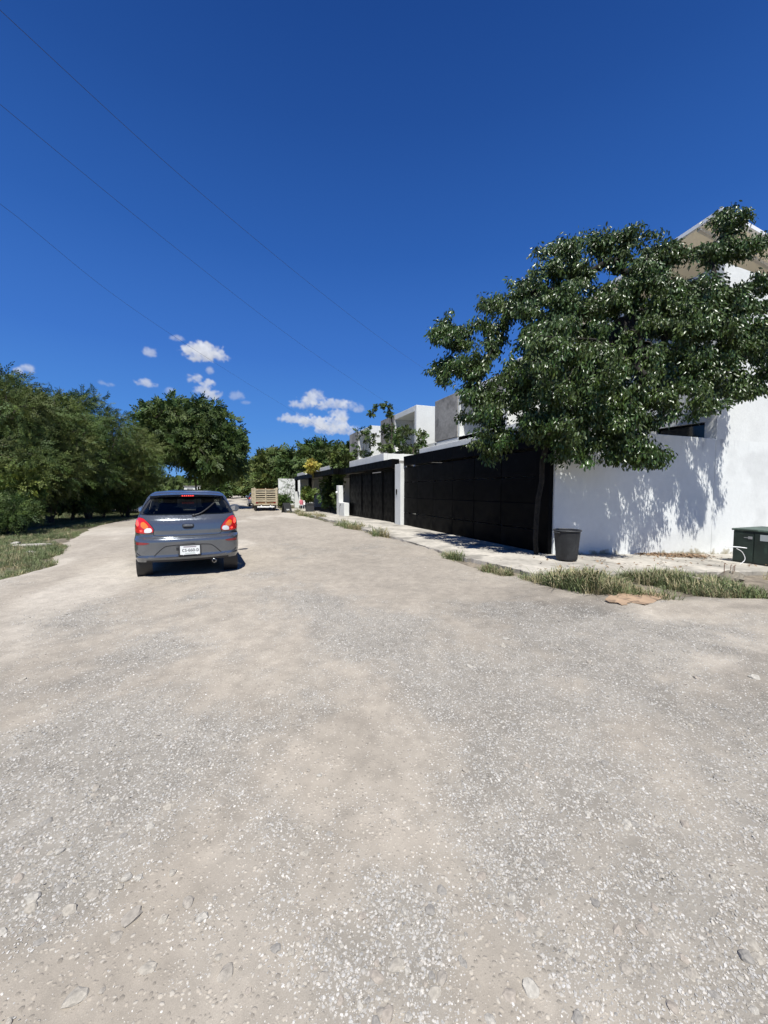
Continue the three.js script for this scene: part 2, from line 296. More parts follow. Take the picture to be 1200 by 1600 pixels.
// ---------------------------------------------------------------- wall, metal and concrete finishes
const stuccoMap = tex(1024, (u, v) => { const a = tfbm(u, v, 5, 5, 3), b = tfbm(u, v, 90, 3, 9); const t = 0.93 + 0.08 * (a - 0.5) + 0.06 * (b - 0.5); return [t, t * 0.998, t * 0.99]; }, { srgb: true, rep: [0.33, 0.33] });
const stuccoBump = tex(512, (u, v) => 0.5 * tfbm(u, v, 16, 3, 5) + 0.5 * tfbm(u, v, 90, 3, 9), { rep: [0.8, 0.8] });
M.white = std({ color: C(0.79, 0.80, 0.775), map: stuccoMap, bumpMap: stuccoBump, bumpScale: 0.004, roughness: 0.9 });
// the long street wall: splashed earth, moss and old damp along its foot, run marks below its coping
const streetMap = tex(2048, (u, v) => {
  const X = u * 20, Y = ((v * 4 + 1) % 4) - 1, foot = -0.06 * clamp(X - 6.7, 0, 16), y = Y - foot;
  const a = tfbm(u, v, 9, 6, 3), b = fbm(X * 2.2, Y * 3.1, 5, 33), c = fbm(X * 11, Y * 9, 3, 37), d = fbm(X * 0.9, 3, 4, 41);
  const reach = 0.10 + 0.42 * d * b;
  const dirt = ss(0.35, 0.75, (reach - y) * 2.2 + 0.75 * (b - 0.35) + 0.5 * (c - 0.5)) * ss(0.75, 0.3, y);
  const runs = ss(0.60, 0.82, fbm(X * 6.0, Y * 0.35, 4, 51)) * ss(2.5, 2.95, Y + 0.35 * (c - 0.5)) * 0.35;
  const t = 0.945 + 0.07 * (a - 0.5) + 0.03 * (c - 0.5) - 0.10 * ss(0.58, 0.75, fbm(X * 0.8 + 5, Y * 0.9, 4, 61)) * 0.5;
  return [t - 0.30 * dirt - 0.42 * runs, t - 0.34 * dirt - 0.42 * runs, t * 0.995 - 0.42 * dirt - 0.40 * runs];
}, { srgb: true, rep: [1 / 20, 1 / 4] });
M.street = std({ color: C(0.79, 0.80, 0.775), map: streetMap, bumpMap: stuccoBump, bumpScale: 0.005, roughness: 0.9 });
const concMap = tex(1024, (u, v) => { const a = tfbm(u, v, 4, 6, 71), b = tfbm(u, v, 40, 4, 75), c = ss(0.55, 0.8, tfbm(u, v, 7, 4, 79)); const t = 0.70 + 0.32 * (a - 0.5) + 0.16 * (b - 0.5) - 0.13 * c; return [t, t * 0.985, t * 0.96]; }, { srgb: true, rep: [0.28, 0.28] });
M.concrete = std({ color: C(0.62, 0.61, 0.58), map: concMap, bumpMap: concMap, bumpScale: 0.006, roughness: 0.9 });
M.slab = std({ color: C(0.84, 0.80, 0.725), map: concMap, bumpMap: concMap, bumpScale: 0.008, roughness: 0.95 });
const paintMap = tex(512, (u, v) => { const a = tfbm(u, v, 4, 5, 5), b = tfbm(u, v, 64, 2, 8), dust = ss(0.55, 0.8, tfbm(u, v, 9, 5, 14)); const t = 0.55 + 0.35 * (a - 0.5) + 0.12 * (b - 0.5) + 0.22 * dust; return [t, t, t * 0.99]; }, { srgb: true, rep: [0.6, 0.6] });
const sheetRough = tex(256, (u, v) => 0.55 + 0.5 * (tfbm(u, v, 5, 5, 95) - 0.5), { rep: [0.9, 0.9] });
M.black = [0.009, 0.007, 0.011].map((k) => phy({ color: C(k, k * 1.03, k * 1.12), map: paintMap, specularIntensity: 0.12, roughness: 0.95, roughnessMap: sheetRough }));
M.blackFlat = phy({ color: C(0.01, 0.01, 0.012), roughness: 0.7, specularIntensity: 0.15 });
M.darkGlass = phy({ color: C(0.012, 0.014, 0.016), roughness: 0.06, specularIntensity: 0.9 });
M.steel = std({ color: C(0.78, 0.78, 0.77), roughness: 0.5 });
M.grey = std({ color: C(0.30, 0.30, 0.30), roughness: 0.7 });
M.cream = phy({ color: C(0.80, 0.75, 0.64), roughness: 0.95, transmission: 0.35, thickness: 0 });

// ---------------------------------------------------------------- pavement of concrete slabs, its outer edge broken and overrun by dirt
{
  const walk = new THREE.Group(); walk.name = 'sidewalk'; walk.userData = { kind: 'structure' }; scene.add(walk);
  const r = mulberry(12);
  function slab(corners, jag) {   // corners in x, z; jag: the edge numbers that are broken
    const pts = [];
    corners.forEach((c, i) => { const n = corners[(i + 1) % corners.length], cut = jag.includes(i) ? 14 : 5; for (let k = 0; k < cut; k++) { const t = k / cut, e = jag.includes(i) && k ? (r() - 0.55) * 0.07 : 0, L = Math.hypot(n[0] - c[0], n[1] - c[1]); pts.push(new THREE.Vector2(lerp(c[0], n[0], t) - e * (n[1] - c[1]) / L, lerp(c[1], n[1], t) + e * (n[0] - c[0]) / L)); } });
    const g = new THREE.ExtrudeGeometry(new THREE.Shape(pts), { depth: 0.13, bevelEnabled: true, bevelThickness: 0.012, bevelSize: 0.012, bevelSegments: 1 });
    g.rotateX(Math.PI / 2); const p = g.attributes.position, lift = rnd(-0.006, 0.006, r);
    for (let i = 0; i < p.count; i++) p.setY(i, p.getY(i) + 0.03 + lift + hgt(p.getX(i), p.getZ(i)));
    g.computeVertexNormals();
    part('slab', g, M.slab, walk);
  }
  for (let k = 0; k < 13; k++) { const z0 = -7.0 - 2.35 * k, z1 = z0 - 2.33, o = 4.66 + 0.05 * Math.sin(k * 2.3); slab([[o, z0], [6.86, z0], [6.86, z1], [o, z1]], [3]); }
  slab([[4.75, -6.98], [4.95, -5.3], [5.9, -4.75], [6.84, -4.72], [6.84, -6.98]].reverse(), [1, 2, 3]);
  for (let k = 0; k < 5; k++) { const x0 = 6.87 + 2.2 * k, x1 = x0 + 2.18, e = -4.68 + 0.14 * k; slab([[x0, e], [x1, e + 0.12], [x1, -6.71], [x0, -6.71]].reverse(), [2]); }
}

// ---------------------------------------------------------------- corner house
function windowIn(parent, x, y0, y1, z0, z1) {   // a dark window in a wall that faces the road
  const w = part('window', [lim(x - 0.03, x + 0.05, y0, y1, z0, z0 + 0.06, 0.004), lim(x - 0.03, x + 0.05, y0, y1, z1 - 0.06, z1, 0.004), lim(x - 0.03, x + 0.05, y0, y0 + 0.06, z0 + 0.061, z1 - 0.061, 0.004), lim(x - 0.03, x + 0.05, y1 - 0.06, y1, z0 + 0.061, z1 - 0.061, 0.004), lim(x - 0.02, x + 0.04, y0 + 0.061, y1 - 0.061, (z0 + z1) / 2 - 0.025, (z0 + z1) / 2 + 0.025, 0.004)], M.blackFlat, parent);
  part('pane', lim(x, x + 0.02, y0 + 0.06, y1 - 0.06, z0 + 0.06, z1 - 0.06, 0), M.darkGlass, w);
}
function upperFloor(parent, X0, z0, y0, ytop, L = 3.4, P = 2.2, deep = 6) {
  part('wall', lim(X0, X0 + deep, y0, ytop, z0 - 0.25, z0, 0.012), M.white, parent);
  part('roof_slab', lim(X0, X0 + deep, ytop - 0.32, ytop, z0 - L, z0 - 0.252, 0.012), M.white, parent);
  part('wall', lim(X0 + 1.25, X0 + 1.45, y0, ytop - 0.322, z0 - L, z0 - 0.252, 0), M.white, parent);
  part('floor_slab', lim(X0, X0 + 1.248, y0 - 0.25, y0 - 0.002, z0 - L, z0 - 0.252, 0.01), M.white, parent);
  windowIn(parent, X0 + 1.2, y0 + 0.1, ytop - 0.6, z0 - 1.9, z0 - 0.5);
  part('wall', lim(X0 + 0.02, X0 + 1.245, y0, ytop - 0.324, z0 - L - 0.1, z0 - L + 0.03, 0.004), M.white, parent);
  part('concrete_panel', lim(X0 - 0.02, X0 + deep, y0, ytop + 0.02, z0 - L - P, z0 - L - 0.102, 0.012), M.concrete, parent);
}
{
  const h = thing('corner_house', 'white flat-roofed house on the corner with long street wall and tall block', 'house', [0, 0, 0]);
  part('street_wall', lim(6.78, 12.598, -0.7, 2.94, -6.94, -6.72, 0.015), M.street, h);
  // tall block, its side toward the patio pierced by a window
  part('street_wall', lim(12.6, 20, -1.0, 2.94, -6.96, -6.72, 0), M.street, h);
  part('wall', lim(12.6, 20, 2.94, 7.7, -6.96, -6.72, 0), M.white, h);
  const X = 12.6;
  part('wall', lim(X, X + 0.22, -1, 1.9, -15, -6.962, 0), M.white, h);
  part('wall', lim(X, X + 0.22, 3.45, 7.55, -15, -6.962, 0), M.white, h);
  part('wall', lim(X, X + 0.22, 1.902, 3.448, -15, -8.4, 0), M.white, h);
  part('wall', lim(X, X + 0.22, 1.902, 3.448, -7.02, -6.962, 0), M.white, h);
  const w = part('window', [lim(X + 0.12, X + 0.18, 1.905, 3.445, -8.395, -8.34, 0.003), lim(X + 0.12, X + 0.18, 1.905, 3.445, -7.08, -7.025, 0.003), lim(X + 0.12, X + 0.18, 3.39, 3.445, -8.338, -7.082, 0.003), lim(X + 0.12, X + 0.18, 1.905, 1.96, -8.338, -7.082, 0.003)], M.blackFlat, h);
  part('pane', lim(X + 0.14, X + 0.16, 1.95, 3.4, -8.345, -7.075, 0), M.darkGlass, w);
  part('roof_slab', lim(12.83, 20, 7.2, 7.38, -15, -6.965, 0), M.concrete, h);
  part('parapet', lim(12.605, 12.815, 7.552, 7.69, -15, -6.965, 0.01), M.white, h);
  part('wall', lim(19.8, 20, -1.2, 7.2, -15, -6.965, 0), M.white, h);
  part('wall', lim(12.83, 19.79, -1.2, 7.2, -15.2, -15.002, 0), M.white, h);
  // car port behind the panelled gate and the rooms over it
  part('parapet', lim(6.9, 7.12, 2.72, 3.13, -13.8, -7.0, 0.012), M.white, h);
  part('carport_roof', lim(7.122, 10.0, 2.72, 2.9, -15.0, -7.0, 0), M.concrete, h);
  part('wall', lim(10.0, 10.2, -0.6, 4.02, -18.0, -9.0, 0), M.white, h);
  part('wall', lim(7.3, 9.99, -0.6, 2.71, -15.2, -15.0, 0), M.white, h);
  upperFloor(h, 10, -12.4, 4.05, 6.13, 3.45, 2.3, 5);
}
{
  const h = thing('white_house', 'white flat-roofed house behind the folding gate, deep framed balcony upstairs', 'house');
  part('beam', lim(6.42, 6.78, 2.52, 2.86, -24.6, -15.5, 0.01), M.black[0], h);
  part('carport_roof', lim(6.78, 10, 2.60, 2.80, -24.6, -15.5, 0), M.concrete, h);
  part('parapet', lim(6.85, 7.05, 2.80, 3.30, -23.5, -17.56, 0.012), M.white, h);
  part('parapet', lim(7.052, 8.6, 2.80, 3.29, -17.76, -17.56, 0.012), M.white, h);
  part('wall', lim(10.0, 10.2, -0.6, 4.02, -26.2, -18.2, 0), M.white, h);
  upperFloor(h, 10, -20.4, 4.05, 6.45, 3.2, 2.6);
  part('roof_pipe', bar(V(10.3, 6.52, -22.0), V(10.3, 6.52, -25.8), 0.05), M.blackFlat, h);
}
{
  const h = thing('white_house', 'farther white house with open car port and climbing plants', 'house');
  const y = hgt(6, -34);
  part('beam', lim(6.1, 6.5, 2.56, 2.92, -42, -24.62, 0.01), M.black[0], h);
  part('carport_roof', lim(6.5, 10, 2.65, 2.82, -42, -24.62, 0), M.concrete, h);
  part('parapet', lim(6.5, 6.7, 2.84, 3.28, -32.6, -26.6, 0.012), M.white, h);
  part('parapet', lim(6.42, 6.62, 2.84, 3.28, -42, -37.2, 0.012), M.white, h);
  part('wall', lim(6.75, 11, -0.6, 2.64, -42.2, -42.0, 0.01), M.white, h);
  part('wall', lim(10.0, 10.2, -0.6, 4.02, -42, -26.3, 0), M.white, h);
  for (const z of [-33.9, -41.7]) { const c = part('column', lim(6.15, 6.42, y, 2.555, z - 0.14, z + 0.14, 0.01), M.black[0], h); part('column_base', lim(6.05, 6.5, y - 0.1, y + 1.65, z - 0.2, z + 0.2, 0.012), M.white, c); }
  part('low_wall', lim(6.1, 6.4, y - 0.1, y + 0.62, -33.6, -32.9, 0.012), M.white, h);
  upperFloor(h, 10, -28.35, 4.05, 6.5, 3.2, 2.6);
}
// panelled gate
{
  const g = thing('panel_gate', 'black sheet-metal gate of square panels under a panelled lintel', 'gate', [6.7, 0, 0]);
  const zs = [-14.82, -13.57, -12.28, -10.97, -9.75, -8.5, -7.2], ys = [0.04, 0.56, 1.19, 1.83, 2.455], r = mulberry(4);
  for (let c = 0; c < 6; c++) {
    for (let q = 0; q < 4; q++) { const m = part('panel', lim(0, 0.03, ys[q] + 0.009, ys[q + 1] - 0.009, zs[c] + 0.008, zs[c + 1] - 0.008, 0.008), M.black[Math.floor(r() * 3)], g); m.position.x = rnd(-0.003, 0.003, r); }
    part('lintel_panel', lim(-0.02, 0.06, 2.515, 2.91, zs[c] + 0.005, zs[c + 1] - 0.005, 0.005), M.black[Math.floor(r() * 3)], g);
  }
  part('frame', [lim(0.035, 0.085, 0.03, 0.09, -14.8, -7.2, 0), lim(0.035, 0.085, 2.38, 2.44, -14.8, -7.2, 0), lim(0.035, 0.085, 1.16, 1.22, -14.8, -7.2, 0), ...zs.map((z, i) => lim(0.035, 0.083, 0.091, 2.379, z + (i === 6 ? -0.05 : 0), z + (i === 6 ? 0 : 0.05), 0))], M.blackFlat, g);
  part('post', lim(-0.05, 0.075, -0.05, 2.91, -7.19, -6.76, 0.006), M.black[1], g);
}
{
  const p = thing('gate_pillar', 'slim white pillar with a black intercom between the two black gates', 'pillar', [6.55, hgt(6.5, -15), -15.15]);
  part('shaft', lim(0, 0.3, -0.1, 2.62, -0.3, 0.3, 0.012), M.white, p);
  const i = part('intercom', lim(-0.025, 0.0, 1.32, 1.55, -0.16, -0.04, 0.008), M.blackFlat, p);
  part('button', lim(-0.032, -0.025, 1.36, 1.39, -0.12, -0.08, 0.002), M.grey, i);
}
// folding gate
{
  const g = thing('folding_gate', 'black gate of tall vertical panels set back under the dark beam', 'gate', [6.8, hgt(6.7, -19), 0]);
  const zs = [-23.3, -20.85, -19.2, -17.58, -16.2];
  for (let c = 0; c < 4; c++) {
    const m = part('panel', lim(0, 0.03, 0.10, 2.46, zs[c] + 0.03, zs[c + 1] - 0.03, 0.004), M.black[c % 3], g);
    for (const z of [zs[c] + 0.03, zs[c + 1] - 0.08]) part('stile', lim(-0.022, 0, 0.1, 2.46, z, z + 0.05, 0.004), M.black[2], m);
  }
  for (const z of [-16.12, -15.95, -15.72]) part('stile', lim(-0.02, 0.06, 0.04, 2.5, z - 0.03, z + 0.03, 0.004), M.black[1], g);
  part('panel', lim(0.01, 0.03, 0.1, 2.46, -16.13, -15.6, 0.002), M.black[0], g);
  part('rail', [lim(-0.03, 0.05, 0.02, 0.095, -23.3, -16.2, 0.004), lim(-0.03, 0.05, 2.465, 2.53, -23.3, -15.6, 0.004)], M.black[1], g);
  part('roller', lim(-0.05, -0.03, 2.42, 2.46, -18.9, -17.7, 0.002), M.steel, g);
}
{
  const y = hgt(6.4, -24), p = thing('meter_pillar', 'white stepped meter pillar with dark lettering beside the folding gate', 'pillar', [6.3, y, -23.9]);
  part('shaft', lim(0, 0.3, -0.1, 1.95, -0.75, -0.2, 0.012), M.white, p);
  const b = part('meter_box', lim(-0.02, 0.3, -0.1, 0.86, -0.198, 1.15, 0.012), M.white, p);
  const cv = document.createElement('canvas'); cv.width = 128; cv.height = 96; const cx = cv.getContext('2d');
  cx.fillStyle = '#d9d9d6'; cx.fillRect(0, 0, 128, 96); cx.fillStyle = '#3b3b3b'; cx.font = 'bold 74px sans-serif'; cx.textAlign = 'center'; cx.fillText('CM', 64, 74);
  const t = new THREE.CanvasTexture(cv); t.colorSpace = THREE.SRGBColorSpace;
  const pl = new THREE.PlaneGeometry(0.52, 0.26); pl.rotateY(-Math.PI / 2); pl.userData.keep = true;
  part('lettering', pl.toNonIndexed().translate(-0.026, 0.68, 0.12), std({ map: t, roughness: 0.8 }), b).geometry.userData.keep = true;
  part('conduit', tube([V(-0.035, 0.5, 0.12), V(-0.05, 0.2, 0.1), V(-0.04, -0.02, 0.14)], 0.012, 10, 5), M.grey, p);
  part('lamp', new THREE.SphereGeometry(0.07, 10, 8).translate(-0.06, 1.5, -0.5), M.steel, p);
}
// far garden wall facing the junction
solo('garden_wall', lim(5.3, 8.6, hgt(5, -50) - 0.2, 2.95, -50.3, -50, 0.015), M.white, 'plain white garden wall end standing behind the thin shrub near the truck', 'wall');

// roof terrace shade above the tall block
{
  const c = thing('roof_canopy', 'cream roof terrace canopy on slim white posts above the tall white block', 'canopy');
  const A = V(11.95, 8.72, -6.5), ex = V(8.2, -0.72, 0), ez = V(0, -0.55, -5.2);
  const pt = (u, v, d = 0) => A.clone().addScaledVector(ex, u).addScaledVector(ez, v).add(V(0, d, 0));
  const quad = (u0, u1, v0, v1, t, d) => { const g = new THREE.BoxGeometry(1, 1, 1), p = g.attributes.position; for (let i = 0; i < p.count; i++) { const q = pt(lerp(u0, u1, p.getX(i) + 0.5), lerp(v0, v1, p.getZ(i) + 0.5), d + (p.getY(i)) * t); p.setXYZ(i, q.x, q.y, q.z); } g.computeVertexNormals(); return g; };
  for (let k = 0; k < 4; k++) part('panel', quad(k / 4 + 0.002, (k + 1) / 4 - 0.002, 0.012, 0.988, 0.02, 0), M.cream, c);
  part('rim', [quad(0, 1, -0.012, 0.01, 0.10, -0.01), quad(0, 1, 0.99, 1.01, 0.10, -0.01), quad(-0.01, -0.001, -0.012, 1.01, 0.102, -0.01), quad(1.001, 1.01, -0.012, 1.01, 0.102, -0.01)], M.steel, c);
  for (const v of [0.10, 0.5, 0.9]) part('beam', quad(0.0, 1, v - 0.008, v + 0.008, 0.09, -0.07), M.cream2 ?? (M.cream2 = std({ color: C(0.66, 0.62, 0.54) })), c);
  for (const u of [0.25, 0.5, 0.75]) part('rafter', quad(u - 0.004, u + 0.004, 0.0, 1, 0.06, -0.045), M.cream2, c);
  for (const [u, v] of [[0.1, 0.1], [0.1, 0.9], [0.55, 0.1], [0.95, 0.1]]) { const t = pt(u, v, -0.1); const m = part('post', bar(V(t.x, 7.3, t.z), t, 0.035, 0.035, 8), M.steel, c); if (v < 0.5) part('brace', bar(V(t.x, 7.75, t.z), pt(u + 0.10, v, -0.1), 0.022, 0.022, 6), M.steel, m); }
}

// ---------------------------------------------------------------- leaves
function leafGeo(L, W, fold = 0.25, droop = 0.15) {   // one leaf: two halves folded along the midrib, tip bent down
  const rows = [[0, 0.0], [0.28, 0.85], [0.58, 1.0], [0.85, 0.55], [1, 0.0]], pos = [], idx = [];
  rows.forEach(([t, w]) => { const y = t * L, z = -droop * L * t * t; pos.push(0, y, z, -w * W / 2, y, z + fold * w * W / 2, w * W / 2, y, z + fold * w * W / 2); });
  for (let k = 0; k < 4; k++) { const a = 3 * k, b = a + 3; idx.push(a, b, b + 1, a, b + 1, a + 1, a, a + 2, b + 2, a, b + 2, b); }
  const g = new THREE.BufferGeometry(); g.setAttribute('position', new THREE.Float32BufferAttribute(pos, 3)); g.setIndex(idx); return g;
}
const leafA = (() => { const g = leafGeo(1, 0.4).toNonIndexed(); g.computeVertexNormals(); return plain(g); })();
function sprayGeo(pairs, leafL, leafW, stem, r, tip = true) {   // a twig with leaflets in pairs
  const out = [];
  for (let k = 0; k < pairs; k++) for (const s of [-1, 1]) {
    const y = stem * (0.12 + 0.88 * (k + 0.3 * (s > 0)) / pairs), g = leafGeo(leafL * (0.75 + 0.4 * r()), leafW * (0.8 + 0.4 * r()), 0.2, 0.2).toNonIndexed();
    g.rotateZ(-s * (0.8 + 0.5 * r())); g.rotateY((r() - 0.5) * 0.9); g.translate(0, y, -0.15 * y * y / stem); out.push(g);
  }
  if (tip) { const g = leafGeo(leafL, leafW).toNonIndexed(); g.translate(0, stem, -0.15 * stem); out.push(g); }
  const g = mergeGeometries(out); g.computeVertexNormals(); return plain(g);
}
const sprayFine = sprayGeo(7, 0.24, 0.075, 1, mulberry(3)), sprayBroad = sprayGeo(4, 0.42, 0.22, 0.9, mulberry(5)), sprayBig = sprayGeo(3, 0.55, 0.34, 0.6, mulberry(8));
const leafMat = (c, rough = 0.5, trans = 0.25) => phy({ color: C(...c), roughness: rough, transmission: trans, thickness: 0, specularIntensity: rough < 0.45 ? 0.85 : 0.4 });
M.leafGloss = leafMat([0.052, 0.088, 0.021], 0.36, 0.14);
M.leafOlive = leafMat([0.092, 0.128, 0.034], 0.6, 0.3);
M.leafDark = leafMat([0.062, 0.100, 0.026], 0.55, 0.25);
M.leafFresh = leafMat([0.14, 0.19, 0.045], 0.55, 0.35);
M.leafYellow = leafMat([0.42, 0.38, 0.08], 0.6, 0.35);
const barkMap = tex(256, (u, v) => { const a = tfbm(u, v, 8, 5, 3), b = tfbm(u * 1, v * 1, 24, 3, 6); const t = 0.62 + 0.6 * (a - 0.5) + 0.3 * (b - 0.5); return [t, t * 0.96, t * 0.9]; }, { srgb: true, rep: [3, 1.5] });
M.bark = std({ color: C(0.22, 0.20, 0.17), map: barkMap, bumpMap: barkMap, bumpScale: 0.02, roughness: 1 });
M.barkDark = std({ color: C(0.05, 0.047, 0.04), map: barkMap, bumpMap: barkMap, bumpScale: 0.02, roughness: 1 });

// ---------------------------------------------------------------- trees: limbs reach for points spread through the crown, leaves hang about the ends
function pickIn(b, r) {   // a point in one of the crown's lobes, more often toward its outside
  const a = r() * 6.283, c = 2 * r() - 1, q = Math.sqrt(1 - c * c), rad = (0.25 + 0.75 * r()) ** 0.5;
  const u = q * Math.cos(a) * rad, v = c * rad, w = q * Math.sin(a) * rad;
  return at(b[0] + u * b[2], b[1] + v * b[3], b[4] + w * (b[5] ?? b[2] * b[4] / 601));
}
function growTree({ name = 'tree', label, category = 'tree', group, trunks, blobs, twigs, leaf, mat, bark = M.bark, size, per, spread, seed, sag = 0.5, along = 0, clump = 0, tipR = 0.004, thick = 1, parts = true, minY = 0.1 }) {
  const r = mulberry(seed), base = trunks[0][0], t = thing(name, label, category, [base.x, base.y, base.z], 0, group);
  const nodes = [], kids = [];
  for (const path of trunks) {
    const cv = new THREE.CatmullRomCurve3(path), n = Math.max(4, Math.ceil(cv.getLength() / 0.5)); let prev = -1;
    for (let k = 0; k <= n; k++) { const p = cv.getPoint(k / n); if (k && k < n) p.add(V(rnd(-1, 1, r), 0, rnd(-1, 1, r)).multiplyScalar(0.02)); nodes.push({ p, up: prev, n: 0, grow: k > n * 0.45 }); prev = nodes.length - 1; }
  }
  const wsum = blobs.reduce((s, b) => s + (b[6] ?? 1) * b[2] * b[3], 0), goals = [];
  for (const b of blobs) { const n = Math.round(twigs * (b[6] ?? 1) * b[2] * b[3] / wsum); const mids = clump ? Array.from({ length: Math.max(1, Math.round(n / clump)) }, () => pickIn(b, r)) : null; for (let k = 0; k < n; k++) { const p = mids ? mids[k % mids.length].clone().add(V(rnd(-1, 1, r) + rnd(-1, 1, r), (rnd(-1, 1, r) + rnd(-1, 1, r)) * 0.6, rnd(-1, 1, r) + rnd(-1, 1, r)).multiplyScalar(0.15)) : pickIn(b, r); if (p.y > hgt(p.x, p.z) + minY) goals.push(p); } }
  const top = nodes[nodes.length - 1].p;
  goals.sort((a, b) => a.distanceTo(top) - b.distanceTo(top));
  const ends = [];
  for (const g of goals) {
    let best = -1, bd = 1e9;
    for (let k = 0; k < nodes.length; k++) { const q = nodes[k]; if (!q.grow) continue; const d = q.p.distanceToSquared(g) * (q.p.y > g.y + 0.3 ? 1.7 : 1); if (d < bd) { bd = d; best = k; } }
    const a = nodes[best].p, L = a.distanceTo(g), n = Math.max(1, Math.min(6, Math.ceil(L / 0.55)));
    let prev = best;
    for (let k = 1; k <= n; k++) {
      const f = k / n, p = a.clone().lerp(g, f); p.y += 0.14 * L * Math.sin(f * Math.PI); if (k < n) p.add(V(rnd(-1, 1, r), rnd(-1, 1, r), rnd(-1, 1, r)).multiplyScalar(0.05 * L));
      nodes.push({ p, up: prev, n: 0, grow: true }); prev = nodes.length - 1;
    }
    ends.push(prev);
  }
  for (const e of ends) for (let k = e; k >= 0; k = nodes[k].up) nodes[k].n++;
  const rad = (q) => Math.max(tipR, thick * 0.0052 * Math.sqrt(q.n) * (1 + q.n / (goals.length + 1)));
  const trunkGeo = [], limbGeo = [], o = V(base.x, base.y, base.z);
  nodes.forEach((q) => { if (q.up < 0) return; const u = nodes[q.up], ra = Math.min(rad(u), rad(q) * 1.5), rb = rad(q); if (rb < 0.0045 && !parts) return; (ra > 0.05 * thick ? trunkGeo : limbGeo).push(plain(bar(u.p.clone().sub(o), q.p.clone().sub(o), ra, rb, rb > 0.05 ? 9 : rb > 0.02 ? 6 : 4, true))); });
  if (trunkGeo.length) part('trunk', trunkGeo, bark, t);
  if (limbGeo.length) part(trunkGeo.length ? 'branches' : 'stems', limbGeo, bark, t).userData = { kind: 'stuff' };
  const im = new THREE.InstancedMesh(leaf, mat, ends.length * per), X = V(), Y = V(), Z = V(), P = V(), m = new THREE.Matrix4(), col = new THREE.Color();
  let k = 0;
  for (const e of ends) {
    const q = nodes[e], out = q.p.clone().sub(nodes[q.up].p).normalize(), tone = rnd(0.75, 1.2, r), warm = rnd(0, 1, r);
    for (let i = 0; i < per; i++) {
      P.set(rnd(-1, 1, r) + rnd(-1, 1, r), (rnd(-1, 1, r) + rnd(-1, 1, r)) * 0.75, rnd(-1, 1, r) + rnd(-1, 1, r)).multiplyScalar(0.5 * spread); if (along) P.addScaledVector(out, -along * r()).y -= 0.06 * r();
      Y.copy(P).normalize().multiplyScalar(0.8).add(out).add(V(rnd(-0.7, 0.7, r), rnd(-0.5, 0.5, r) - sag * 1.6, rnd(-0.7, 0.7, r))).normalize();
      X.set(rnd(-1, 1, r), rnd(-0.35, 0.35, r), rnd(-1, 1, r)).cross(Y).normalize(); Z.crossVectors(X, Y); if (Z.y < 0 && r() < 0.85) { X.negate(); Z.negate(); }
      const s = size * rnd(0.7, 1.25, r); m.makeBasis(X.multiplyScalar(s), Y.multiplyScalar(s), Z.multiplyScalar(s)); P.add(q.p).sub(o); m.setPosition(P); im.setMatrixAt(k, m);
      const b = tone * rnd(0.75, 1.25, r); col.setRGB(b * lerp(0.85, 1.2, warm), b, b * lerp(0.7, 1.2, r())); im.setColorAt(k++, col);
    }
  }
  im.name = 'crown'; im.userData = { kind: 'stuff' }; im.castShadow = im.receiveShadow = true; t.add(im);
  return t;
}
const foot = (x, z) => V(x, hgt(x, z) - 0.08, z);

